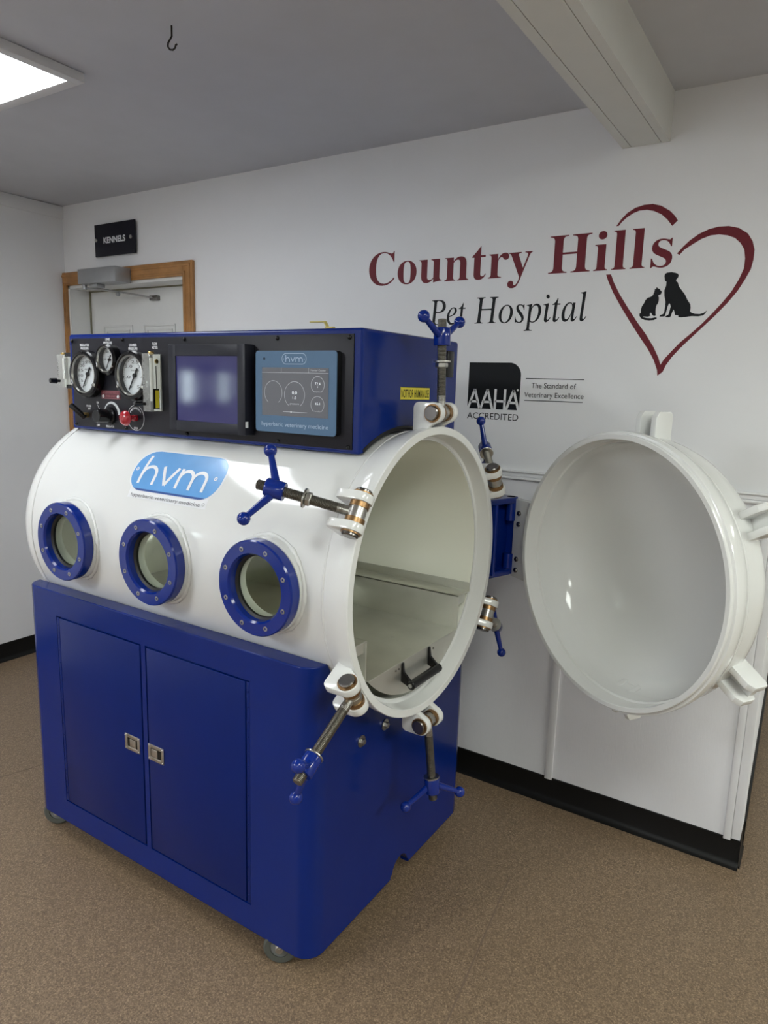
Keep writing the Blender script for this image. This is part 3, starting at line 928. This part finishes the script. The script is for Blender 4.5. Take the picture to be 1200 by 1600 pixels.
def ring_frame(a):
    a = math.radians(a)
    return Vector((0, -math.cos(a), math.sin(a))), Vector((0, math.sin(a), math.cos(a)))


def lug_outline(pin=True):
    return [(-0.052, 0.372)] + arc2(-0.037, 0.440, 0.015, 180, 90, 5) + arc2(PXO, PR, 0.027, 90, -75, 12) + [(-0.006, 0.392), (-0.006, 0.376)]


def swing_bolt(ang, psi, phi, nut):
    r, tg = ring_frame(ang)
    X = Vector((1, 0, 0))
    m = frame((XF, AX_Y, AX_Z), X, r, tg)
    lug = add('lug_plate', prism(B(), lug_outline(), -0.045, -0.025, m, 0.0015), 'white', ch, 30)
    add('lug_plate', prism(B(), lug_outline(), 0.025, 0.045, m, 0.0015), 'white', ch, 30)
    P = Vector((XF + PXO, AX_Y, AX_Z)) + r * PR
    b = B(); cyl(b, P - tg * 0.056, P + tg * 0.056, 0.0195, seg=32, ch=0.0025); add('pin', b, 'pin', lug)
    for s in (-1, 1):
        add('collar', cyl(B(), P + tg * (0.0455 * s), P + tg * (0.0485 * s), 0.0235, seg=32), 'bronze', lug)
        add('bushing', cyl(B(), P + tg * (0.0125 * s), P + tg * (0.0247 * s), 0.0228, seg=32), 'bronze', lug)
    ps = math.radians(psi)
    ax = (r * math.cos(ps) - X * math.sin(ps)).normalized()
    b = B(); cyl(b, P - tg * 0.0125, P + tg * 0.0125, 0.0205, seg=28)
    cyl(b, P, P + ax * 0.045, 0.0112, seg=20)
    cyl(b, P - tg * 0.002, P + tg * 0.002, 0.021, seg=28)
    add('eye', b, 'steel', lug)
    L0, L1 = 0.030, 0.236
    pr = [(0, L0)]
    k = L0
    while k < L1 - 0.004:
        pr += [(0.0099, k), (0.0119, k + 0.0013), (0.0119, k + 0.0019)]
        k += 0.0032
    pr += [(0.0103, k), (0.009, L1), (0, L1)]
    add('threaded_rod', lathe(B(), pr, Matrix.Translation(P) @ rot_to(ax), 20), 'thread', lug, 24)
    e1 = tg
    e2 = ax.cross(e1)
    ph = math.radians(phi)
    d1 = e1 * math.cos(ph) + e2 * math.sin(ph)
    b = B()
    mh = Matrix.Translation(P + ax * 0.170) @ rot_to(ax)
    lathe(b, [(0.0112, 0), (0.0205, 0), (0.0215, 0.002), (0.0215, 0.041), (0.020, 0.044), (0.0112, 0.044)], mh, 32, closed=True)
    for s in (-1, 1):
        tip = P + ax * (0.192 + 0.043) + d1 * (0.085 * s)
        root = P + ax * 0.194 + d1 * (0.012 * s)
        el = P + ax * 0.200 + d1 * (0.030 * s)
        cyl(b, root, tip, 0.0098, 0.0066, seg=18)
        ball(b, tip, 0.0152)
    add('wing_handle', b, 'bluedeep', lug, 40)
    b = B()
    if nut:
        n0 = P + ax * nut
        cyl(b, n0, n0 + ax * 0.004, 0.0225, seg=28)
        cyl(b, n0 - ax * 0.013, n0 - ax * 0.001, 0.0165, seg=6, ch=0.0015)
    else:
        cyl(b, P + ax * 0.1655, P + ax * 0.1698, 0.0225, seg=28, ch=0.001)
    add('washer', b, 'steel', lug)


swing_bolt(90, 2, 176, 0.128)
swing_bolt(30, 63, 2, 0.120)
swing_bolt(-30, -1, 156, 0)
swing_bolt(-90, -7, 36, 0)
swing_bolt(150, 32, 4, 0)
swing_bolt(-150, 11, 156, 0)

# ---- hinge arm and open door
DN = -0.5365
DC = Vector((-0.4796, 1.9249, 1.0557))
DU = Vector((math.cos(DN), math.sin(DN), 0))            # along the rim, away from the hinge
DB = Vector((-math.sin(DN), math.cos(DN), 0))           # from the mouth to the dome
UZ = Vector((0, 0, 1))
DM = frame(DC, DU, UZ, DB)
HP = DC - DU * 0.462 + DB * 0.036                        # hinge edge
b = B()
for z0, z1 in ((1.176, 1.196), (0.930, 0.950)):
    prism(b, [(-0.975, 1.985), (-0.925, 1.995), (-0.868, 2.165), (-0.868, 2.200), (-0.925, 2.215)], z0, z1, bevel=0.003)
box(b, (-0.010, 0.045, 0.945), (0.010, 0.26, 1.18), 0.002, frame((-0.968, 1.955, 0), (0.97, -0.22, 0), (0.22, 0.97, 0), (0, 0, 1)))
box(b, (-0.004, 0.118, 0.945), (0.050, 0.130, 1.18), 0.002, frame((-0.958, 1.955, 0), (0.97, -0.22, 0), (0.22, 0.97, 0), (0, 0, 1)))
box(b, (-0.003, 0, 0.945), (0.003, 0.064, 1.18), 0.0, frame((-0.925, 2.212, 0), (0.25, 0.97, 0), (0.97, -0.25, 0), (0, 0, 1)))
cyl(b, (-0.884, 2.186, 0.930), (-0.884, 2.186, 1.00), 0.017, seg=24)
cyl(b, (-0.884, 2.186, 1.115), (-0.884, 2.186, 1.196), 0.017, seg=24)
add('hinge_arm', b, 'bluedeep', ch, 30)

DRO, DRI = 0.3924, 0.3702
prd = [(DRI, 0.0), (DRI + 0.0015, -0.0015), (0.3830, -0.0015), (0.3850, 0.001), (0.3850, 0.008), (0.3870, 0.0095), (0.3915, 0.0105), (DRO, 0.013), (DRO, 0.030), (0.3895, 0.046), (0.3805, 0.060), (0.3795, 0.066)]
domeo = [(0.3785 * math.cos(k / 16 * PI / 2), 0.105 + 0.165 * math.sin(k / 16 * PI / 2)) for k in range(17)]
domeo[-1] = (0, 0.270)
domei = [(0.3625 * math.cos(k / 16 * PI / 2), 0.100 + 0.150 * math.sin(k / 16 * PI / 2)) for k in range(16, -1, -1)]
domei[0] = (0, 0.250)
prd = prd + domeo + domei + [(0.3625, 0.050), (0.3675, 0.046)]
door = add('chamber_door', lathe(B(), prd, DM, 128, closed=True), 'white', ch, 25)
b = tube(B(), [DC + DB * 0.0635 + (DU * math.cos(2 * PI * k / 200) + UZ * math.sin(2 * PI * k / 200)) * 0.3805 for k in range(200)], 0.0036, 8, True, 0.3)
add('weld_bead', b, 'cream', door, 60)
for ang in (90, 30, -30, -90):
    a = math.radians(ang)
    r = DU * math.cos(a) + UZ * math.sin(a)
    tg = DU * -math.sin(a) + UZ * math.cos(a)
    m = frame(DC, DB, r, tg)
    b = B()
    o = [(0.088, 0.366), (0.088, 0.430), (0.100, 0.447), (0.142, 0.447), (0.150, 0.438), (0.150, 0.345)]
    for t0, t1 in ((-0.036, -0.018), (0.018, 0.036)):
        prism(b, o, t0, t1, m, 0.0015)
    prism(b, [(0.128, 0.355), (0.128, 0.436), (0.148, 0.436), (0.148, 0.350)], -0.022, 0.022, m)
    add('bolt_lug', b, 'white', door, 30)
b = box(B(), (-0.4720, -0.134, 0.024), (-0.385, 0.134, 0.046), 0.0015, DM)
hp = add('hinge_plate', b, 'white', door)
for z in (0.088, 0.051, -0.069, -0.107):
    m = DM @ Matrix.Translation((-0.443, z, 0.024)) @ Matrix.Rotation(PI, 4, 'X')
    lathe_b = lathe(B(), [(0, 0), (0.0085, 0), (0.0085, 0.004), (0.0070, 0.006), (0.0035, 0.006), (0.003, 0.003), (0, 0.003)], m, 18)
    add('bolt', lathe_b, 'pin', door)

# ------------------------------------------------------------------ sliding tray inside
tr = thing('sliding_tray', 'stainless steel tray with raised side benches inside the open chamber', 'tray', (-1.5, AX_Y, AX_Z - 0.35))
TX0, TX1 = -2.12, XF - 0.036
pz = AX_Z - 0.236
tk = 0.004
b = box(B(), (TX0, AX_Y - 0.243, pz - tk), (TX1, AX_Y + 0.243, pz), 0.001)
for x, y in ((-1.02, 0.06), (-1.08, -0.07), (-1.0, -0.12), (-1.35, 0.0)):
    cyl(b, (x, AX_Y + y, pz), (x, AX_Y + y, pz + 0.0006), 0.006, seg=12)
add('platform', b, 'tray', tr)
for s in (-1, 1):
    m = frame((0, AX_Y, 0), (1, 0, 0), (0, s, 0), (0, 0, 1))
    xe2 = TX1 if s > 0 else TX1 - 0.010
    b = box(B(), (TX0, 0.241, pz - 0.002), (xe2, 0.245, pz + 0.104), 0.001, m)
    box(b, (TX0, 0.241, pz + 0.100), (xe2, 0.318, pz + 0.104), 0.001, m)
    box(b, (TX0, 0.314, pz + 0.100), (xe2, 0.318, pz + 0.130), 0.001, m)
    box(b, (xe2 - 0.012, 0.243, pz + 0.070), (xe2 - 0.008, 0.30, pz + 0.100), 0.0, m)
    add('bench', b, 'tray', tr)
ap = [(-0.243, -0.238), (0.243, -0.238)]
a0 = math.degrees(math.atan2(-0.238, 0.243)); a1 = -180 - a0
arc = arc2(0, 0, 0.3405, a0, -180 + math.degrees(math.atan2(0.238, 0.243)), 40)
b = prism(B(), arc, -0.004, 0.0, frame((TX1, AX_Y, AX_Z), (0, 1, 0), (0, 0, 1), (1, 0, 0)))
apron = add('front_apron', b, 'tray', tr)
hz0, hz1 = AX_Z - 0.292, AX_Z - 0.240
b = B()
for y in (-0.082, 0.064):
    prism(b, [(0, hz0), (0, hz1), (0.004, hz1), (0.008, hz1 - 0.026), (0.038, hz0 + 0.0), (0.038, hz0 - 0.016)], -0.004, 0.004, frame((TX1, AX_Y + y, 0), (1, 0, 0), (0, 0, 1), (0, 1, 0)))
cyl(b, (TX1 + 0.032, AX_Y - 0.088, hz0 - 0.004), (TX1 + 0.032, AX_Y + 0.070, hz0 - 0.004), 0.0125, seg=20, ch=0.002)
hd = add('handle', b, 'black', apron)
add('handle_screw', cyl(B(), (TX1 + 0.032, AX_Y - 0.0905, hz0 - 0.004), (TX1 + 0.032, AX_Y - 0.0878, hz0 - 0.004), 0.0058, seg=14), 'steel', apron)
b = B()
for y in (-0.115, -0.10, 0.09):
    cyl(b, (TX1, AX_Y + y, AX_Z - 0.252), (TX1 + 0.002, AX_Y + y, AX_Z - 0.252), 0.003, seg=10)
add('rivet', b, 'pin', apron)

# ------------------------------------------------------------------ control console on top
body = box(B(), (PX0, PYF, PZ0), (PX1, PYB, PZ1), 0.009, seg=3)
sad = B(); cyl(sad, (-3, AX_Y, AX_Z), (0, AX_Y, AX_Z), 0.3815, seg=128)
add('control_box', cut(body, [sad]), 'blue', con, 50, wn=True)
# rubber edge where the box meets the chamber
y0 = PYF + 0.012
pts = []
for k in range(41):
    a = math.atan2(math.sqrt(0.384 ** 2 - (y0 - AX_Y) ** 2), y0 - AX_Y)
    a = a + (math.radians(28) - a) * k / 40
    pts.append((PX1 - 0.004, AX_Y + 0.384 * math.cos(a), AX_Z + 0.384 * math.sin(a)))
pts = [p for p in pts if PYF + 0.004 < p[1] < PYB - 0.004]
add('rubber_edging', tube(B(), pts, 0.0065, 8), 'rubber', con, 60)
FY = PYF - 0.003
add('faceplate', box(B(), (-2.120, FY, 1.3905), (-0.9925, PYF + 0.001, 1.6705), 0.0008), 'faceplate', con)
for x, z in ((-2.115, 1.663), (-1.858, 1.665), (-1.583, 1.664), (-1.234, 1.662), (-1.005, 1.662), (-2.112, 1.396), (-1.855, 1.396), (-1.580, 1.3955), (-1.231, 1.3965), (-1.003, 1.397)):
    b = ball(B(), (x, FY - 0.0005, z), 0.0058, 14); add('screw', b, 'black', con)

PLF = lambda x, z: (x, FY - 0.0006, z)


def gauge(cx, cz, R, nums, a_start, a_end, needle):
    m = frame((cx, FY, cz), (1, 0, 0), (0, 0, 1), (0, -1, 0))
    fr = R * 0.80
    pr = [(fr, 0.0), (R, 0.0), (R, 0.022), (R - 0.004, 0.027), (fr + 0.004, 0.029), (fr, 0.027)]
    b = lathe(B(), pr, m, 64, closed=True)
    g = add('pressure_gauge', b, 'black', con, 30)
    add('chrome_rim', lathe(B(), [(fr - 0.0035, 0.022), (fr, 0.022), (fr, 0.0275), (fr - 0.0015, 0.028)], m, 64, closed=True), 'steel', g)
    add('dial', lathe(B(), [(0, 0.002), (fr - 0.0005, 0.002), (fr - 0.0005, 0.006), (0, 0.006)], m, 64), 'dial', g)
    y = FY - 0.0064
    f = lambda x, z: (cx + x, y, cz + z)
    b = B()
    rr = fr * 0.93
    for k in range(41):
        a = math.radians(a_start + (a_end - a_start) * k / 40)
        l = 0.13 if k % 5 == 0 else 0.07
        ribbon(b, [(rr * math.cos(a), rr * math.sin(a)), (rr * (1 - l) * math.cos(a), rr * (1 - l) * math.sin(a))], R * 0.012, f)
    for k, s in enumerate(nums):
        a = math.radians(a_start + (a_end - a_start) * k / (len(nums) - 1))
        x, z = rr * 0.73 * math.cos(a), rr * 0.73 * math.sin(a)
        w = R * 0.075 * len(s)
        text(b, s, x - w, x + w, z - R * 0.055, z + R * 0.06, f)
    w = R * 0.24
    text(b, 'PRESSURE', -w, w, R * 0.17, R * 0.23, f)
    add('scale_marks', b, 'ink', g, 0)
    a = math.radians(needle)
    f2 = lambda x, z: (cx + x, FY - 0.0112, cz + z)
    b = cyl(B(), (cx, FY - 0.006, cz), (cx, FY - 0.013, cz), R * 0.085, seg=20)
    dx, dz = math.cos(a), math.sin(a)
    prism(b, [(-dz * R * 0.02 + dx * rr * 0.9, dx * R * 0.02 + dz * rr * 0.9), (-dz * R * 0.05 - dx * rr * 0.45, dx * R * 0.05 - dz * rr * 0.45),
              (dz * R * 0.05 - dx * rr * 0.45, -dx * R * 0.05 - dz * rr * 0.45), (dz * R * 0.02 + dx * rr * 0.9, -dx * R * 0.02 + dz * rr * 0.9)], 0.0095, 0.0105, m)
    add('needle', b, 'ink', g)
    add('gauge_glass', lathe(B(), [(0, 0.023), (fr - 0.004, 0.023), (fr - 0.004, 0.0245), (0, 0.0245)], m, 48), 'gaugeglass', g)
    for k in range(3):
        a = math.radians(90 + 120 * k)
        b = cyl(B(), m @ Vector((R * 0.89 * math.cos(a), R * 0.89 * math.sin(a), 0.026)), m @ Vector((R * 0.89 * math.cos(a), R * 0.89 * math.sin(a), 0.030)), 0.0045 if R > 0.06 else 0.003, seg=14, ch=0.001)
        add('screw', b, 'steel' if k else 'black', g)


gauge(-2.027, 1.5585, 0.0745, ['0', '5', '10', '15', '20', '25', '30', '35', '40', '45', '50', '55', '60'], 235, -55, 238)
gauge(-1.914, 1.6045, 0.0480, ['0', '20', '40', '60', '80', '100'], 235, -55, 240)
gauge(-1.796, 1.5580, 0.0750, ['0', '1.0', '2.0', '2.5', '3.0', '4.0', '5.0'], 235, -55, 238)
b = B()
for s1, s2, x, z in (('REGULATED', 'PRESSURE', -2.050, 1.6465), ('LINE', 'PRESSURE', -1.931, 1.663), ('CHAMBER', 'PRESSURE', -1.811, 1.645), ('FLOW', 'METER', -1.711, 1.648)):
    for s, dz in ((s1, 0.0), (s2, -0.0105)):
        w = 0.0026 * len(s)
        text(b, s, x - w, x + w, z + dz, z + dz + 0.0075, PLF, bold=0.03)
text(b, 'POWER', -2.053, -2.028, 1.4545, 1.4605, PLF, bold=0.03); text(b, 'UNIT', -2.047, -2.032, 1.4460, 1.4520, PLF, bold=0.03)
text(b, 'ON', -2.000, -1.988, 1.4665, 1.4735, PLF, bold=0.03); text(b, 'OFF', -2.004, -1.988, 1.3945, 1.4015, PLF, bold=0.03)
text(b, 'REGULATOR', -1.955, -1.915, 1.3940, 1.4005, PLF, bold=0.03)
text(b, 'STOP', -1.8185, -1.7995, 1.3945, 1.4015, PLF, bold=0.03)
for k, cchar in enumerate('EMERGENCY'):
    a = math.radians(142 - k * 13)
    cx, cz = -1.808 + 0.030 * math.cos(a), 1.430 + 0.030 * math.sin(a)
    text(b, cchar, cx - 0.0022, cx + 0.0022, cz - 0.003, cz + 0.003, PLF, bold=0.03)
ribbon(b, arc2(-1.808, 1.430, 0.0385, 0, 355, 60), 0.0014, PLF, True)
ribbon(b, [(-1.995, 1.463), (-1.982, 1.443)], 0.0014, PLF)
add('panel_lettering', b, 'whiteink', con, 0)
n = 30
b = ribbon(B(), [(-1.925 + 0.037 * math.cos(PI * (1 - k / n)), 1.435 + 0.037 * math.sin(PI * (1 - k / n))) for k in range(n + 1)], [0.002 + 0.010 * k / n for k in range(n + 1)], PLF)
add('regulator_arc', b, 'greyarc', con, 0)
# valve lever
b = cyl(B(), (-2.049, FY, 1.428), (-2.049, FY - 0.018, 1.428), 0.0095, seg=6, ch=0.001); v = add('valve', b, 'brass', con)
m = frame((-2.049, FY - 0.020, 1.428), Vector((-0.70, -0.45, 0.72)).normalized(), Vector((-0.2, 0.85, 0.35)).normalized(), Vector((0.75, 0.1, 0.7)).normalized())
b = box(B(), (-0.012, -0.006, -0.007), (0.050, 0.006, 0.007), 0.003, m); add('valve_lever', b, 'black', v)
# regulator knob
b = lathe(B(), [(0, 0), (0.027, 0), (0.027, 0.008), (0.0215, 0.010), (0.0205, 0.050), (0.0185, 0.054), (0, 0.0525)], frame((-1.930, FY, 1.431), (1, 0, 0), (0, 0, 1), (0, -1, 0)), 36)
add('regulator_knob', b, M['black'], con)
# emergency stop
km = frame((-1.808, FY, 1.430), (1, 0, 0), (0, 0, 1), (0, -1, 0))
b = lathe(B(), [(0, 0), (0.0105, 0), (0.0105, 0.010), (0.0085, 0.012), (0.0075, 0.022), (0.012, 0.026), (0.020, 0.031), (0.0235, 0.037), (0.0220, 0.044), (0.015, 0.050), (0.006, 0.0525), (0, 0.053)], km, 36)
add('emergency_knob', b, 'red', con, 40)
# small red nameplate
b = box(B(), (-1.972, FY - 0.0012, 1.4835), (-1.879, FY, 1.5095)); npl = add('nameplate', b, 'redplate', con)
NF = lambda x, z: (x, FY - 0.0016, z)
b = B(); ribbon(b, [(-1.9705, 1.485), (-1.8805, 1.485), (-1.8805, 1.508), (-1.9705, 1.508)], 0.0012, NF, True); text(b, 'DO NOT OVER PRESSURE', -1.966, -1.885, 1.5005, 1.5050, NF); text(b, 'THIS UNIT', -1.950, -1.900, 1.4900, 1.4950, NF); add('plate_lettering', b, 'pinkink', npl, 0)
for x in (-1.962, -1.889):
    b = lathe(B(), [(0.0022, 0.0012), (0.0048, 0.0012), (0.0048, 0.0024), (0.0022, 0.0024)], frame((x, FY, 1.4915), (1, 0, 0), (0, 0, 1), (0, -1, 0)), 18, closed=True); add('eyelet', b, 'dial', npl)


def flow_meter(x0, x1, y0, y1, z0, z1, knob_dir, label_right):
    """Clear block with a bored tube, scale, valve knob."""
    b = box(B(), (x0, y0, z0), (x1, y1, z1), 0.001)
    fmt = add('flow_meter', b, 'acrylic', con)
    cx = x0 + (x1 - x0) * 0.42
    cy = (y0 + y1) / 2
    b = cyl(B(), (cx, cy, z0 + 0.03), (cx, cy, z1 - 0.012), 0.0055, seg=16); add('tube', b, 'frost', fmt)
    if True:
        add('back_plate', box(B(), (x0 + 0.001, y1 - 0.006, z0 + 0.001), (x1 - 0.001, y1 - 0.001, z1 - 0.001)), 'frost', fmt)
    b = B()
    f = lambda x, z: (x, y0 - 0.0004, z)
    for k in range(9):
        z = z0 + 0.038 + (z1 - z0 - 0.06) * k / 8
        ribbon(b, [(x0 + 0.004, z), (x0 + 0.009, z)], 0.0012, f)
        if k % 2 == 0:
            text(b, str(k // 2 * 5), x0 + 0.0015, x0 + 0.0055, z + 0.003, z + 0.008, f)
    add('scale_marks', b, 'ink', fmt, 0)
    b = cyl(B(), (cx, cy, z1 - 0.002), (cx, cy, z1 + 0.006), 0.009, seg=16, ch=0.002); add('cap', b, 'brass', fmt)
    k0 = Vector((cx - 0.004, y0, z0 + 0.022))
    kd = Vector(knob_dir).normalized()
    b = cyl(B(), k0, k0 + kd * 0.012, 0.0045, seg=14); cyl(b, k0 + kd * 0.010, k0 + kd * 0.034, 0.0092, 0.0085, seg=20, ch=0.0015); add('valve_knob', b, 'black', fmt)
    if label_right:
        yf = lambda y, z: (x1 + 0.0006, y, z)
        b = sheet(B(), [(y0 + 0.010, z0 + 0.008), (y0 + 0.032, z0 + 0.008), (y0 + 0.032, z0 + 0.066), (y0 + 0.010, z0 + 0.066)], yf); add('dark_label', b, 'ink', fmt, 0)
        yf2 = lambda y, z: (x1 + 0.0011, y, z)
        b = sheet(B(), [(y0 + 0.017, z0 + 0.010), (y0 + 0.031, z0 + 0.010), (y0 + 0.031, z0 + 0.062), (y0 + 0.017, z0 + 0.062)], yf2); add('yellow_label', b, 'yellow', fmt, 0)
        b = ribbon(B(), [(y0 + 0.0225, z0 + 0.066), (y0 + 0.0225, z1 - 0.035)], 0.0028, yf); add('slit', b, 'ink', fmt, 0)
        b = cyl(B(), (x1 - 0.001, y0 + 0.024, z1 - 0.022), (x1 + 0.004, y0 + 0.024, z1 - 0.022), 0.0065, seg=16, ch=0.001); add('fitting', b, 'brass', fmt)


flow_meter(-1.716, -1.683, 1.355, FY, 1.455, 1.622, (-0.25, -1, 0), True)
flow_meter(-2.232, -2.190, 1.416, 1.446, 1.512, 1.622, (-0.2, -1, 0), False)
for z in (1.615, 1.510):
    add('flow_meter_bracket', box(B(), (-2.192, 1.420, z), (-2.139, 1.444, z + 0.013), 0.002), 'black', con)

# left display
x0, x1, z0, z1, yf = -1.612, -1.315, 1.408, 1.6465, 1.362
sx0, sx1, sz0, sz1 = -1.583, -1.3425, 1.4360, 1.6155
b = B()
box(b, (x0, yf, z0), (sx0, FY, z1), 0.0015); box(b, (sx1, yf, z0), (x1, FY, z1), 0.0015)
box(b, (sx0 - 0.001, yf, z0), (sx1 + 0.001, FY, sz0), 0.0015); box(b, (sx0 - 0.001, yf, sz1), (sx1 + 0.001, FY, z1), 0.0015)
disp = add('display', b, 'bezel', con)
add('screen', box(B(), (sx0, yf + 0.004, sz0), (sx1, yf + 0.010, sz1)), 'screen_blue', disp)
add('badge', box(B(), (x1, yf + 0.002, 1.428), (x1 + 0.0008, yf + 0.012, 1.4445)), 'whiteink', disp)
# right display
x0, x1, z0, z1, yf = -1.290, -1.026, 1.4225, 1.6295, 1.377
b = prism(B(), rrect(x0, z0, x1, z1, 0.009), 0.0, FY - yf - 0.002, frame((0, FY, 0), (1, 0, 0), (0, 0, 1), (0, -1, 0)), 0.001)
d2 = add('touch_panel', b, 'black', con, label='touch panel with a steel blue face')
b = prism(B(), rrect(x0, z0, x1, z1, 0.009), 0.0, 0.0022, frame((0, yf + 0.0021, 0), (1, 0, 0), (0, 0, 1), (0, -1, 0)))
add('front_face', b, 'steelblue', d2)
sx0, sx1, sz0, sz1 = -1.267, -1.0500, 1.4655, 1.5875
add('screen', box(B(), (sx0, yf - 0.0008, sz0), (sx1, yf + 0.001, sz1)), 'screen_grey', d2)
f = lambda x, z: (x, yf - 0.0006, z)
b = B()
ribbon(b, rrect(-1.199, 1.5965, -1.1205, 1.6225, 0.0125), 0.0014, f, True)
hvm_letters(b, -1.1865, -1.1325, 1.6015, 1.6190, 1.6135, 0.0022, f)
for x in (-1.1935, -1.1265):
    sheet(b, arc2(x, 1.609, 0.0013, 0, 330, 11), f)
text(b, 'hyperbaric veterinary medicine', -1.269, -1.049, 1.4385, 1.4495, f)
add('face_lettering', b, 'palepanelink', d2, 0)
b = lathe(B(), [(0.0016, 0.0), (0.0032, 0.0), (0.0032, 0.0007), (0.0016, 0.0007)], frame((-1.2600, yf, 1.6095), (1, 0, 0), (0, 0, 1), (0, -1, 0)), 16, closed=True); add('indicator', b, 'ink', d2)
f = lambda x, z: (x, yf - 0.0012, z)
b = B()
for cx, cz, R in ((-1.157, 1.520, 0.033), (-1.228, 1.524, 0.030), (-1.083, 1.5465, 0.0205), (-1.083, 1.498, 0.0205)):
    ribbon(b, arc2(cx, cz, R, -55, 235, 40), 0.0011, f)
ribbon(b, [(sx0, 1.575), (sx1, 1.575)], 0.0009, f)
for x in (-1.201, -1.112):
    ribbon(b, [(x, 1.575), (x, sz1)], 0.0009, f)
ribbon(b, [(-1.195, 1.4765), (-1.115, 1.4765)], 0.0012, f)
sheet(b, arc2(-1.168, 1.4765, 0.0028, 0, 330, 11), f)
text(b, 'pressure', -1.172, -1.142, 1.4955, 1.5005, f); text(b, 'temperature', -1.095, -1.071, 1.5285, 1.5320, f); text(b, 'humidity', -1.093, -1.073, 1.4805, 1.4840, f); text(b, 'Number Counter', -1.105, -1.058, 1.5795, 1.5845, f)
add('gauge_graphics', b, 'ui', d2, 0)
b = B()
text(b, '0.0', -1.165, -1.149, 1.5215, 1.5295, f); text(b, '1.0', -1.163, -1.151, 1.5100, 1.5165, f); text(b, '72.4', -1.0915, -1.0745, 1.5460, 1.5530, f); text(b, 'F', -1.0845, -1.0815, 1.5385, 1.5430, f); text(b, '45.1', -1.0910, -1.0750, 1.4975, 1.5035, f)
add('digits', b, 'uipale', d2, 0)

# warning sticker and side fittings on the right end
RF = lambda y, z: (PX1 + 0.0006, y, z)
RF2 = lambda y, z: (PX1 + 0.0011, y, z)
b = sheet(B(), [(1.580, 1.5145), (1.737, 1.5135), (1.737, 1.5485), (1.580, 1.5485)], RF); st = add('warning_sticker', b, 'yellow', con, 0)
b = text(B(), 'NOT FOR HUMAN USE', 1.5845, 1.7325, 1.5205, 1.5425, RF2, bold=0.006); ribbon(b, [(1.581, 1.5150), (1.736, 1.5145), (1.736, 1.5478), (1.581, 1.5478)], 0.0014, RF2, True); add('sticker_lettering', b, 'ink', st, 0)
b = box(B(), (PX1, 1.828, 1.580), (PX1 + 0.006, 1.868, 1.655), 0.002); add('socket_cover', b, 'black', con)
# lever of the shut-off valve standing on the lid
b = cyl(B(), (-1.340, 1.760, PZ1 - 0.002), (-1.340, 1.760, PZ1 + 0.034), 0.012, seg=16); cyl(b, (-1.375, 1.760, PZ1 + 0.016), (-1.305, 1.760, PZ1 + 0.016), 0.011, seg=6)
sv = add('shutoff_valve', b, 'brass', con)
b = box(B(), (-1.355, 1.752, 1.7195), (-1.325, 1.768, 1.7235), 0.001); box(b, (-1.415, 1.752, 1.7375), (-1.357, 1.768, 1.7410), 0.0012)
prism(b, [(-1.360, 1.7375), (-1.360, 1.7410), (-1.348, 1.7235), (-1.348, 1.7195)], -0.008, 0.008, frame((0, 1.760, 0), (1, 0, 0), (0, 0, 1), (0, 1, 0)))
add('valve_lever', b, 'yellowhandle', sv)
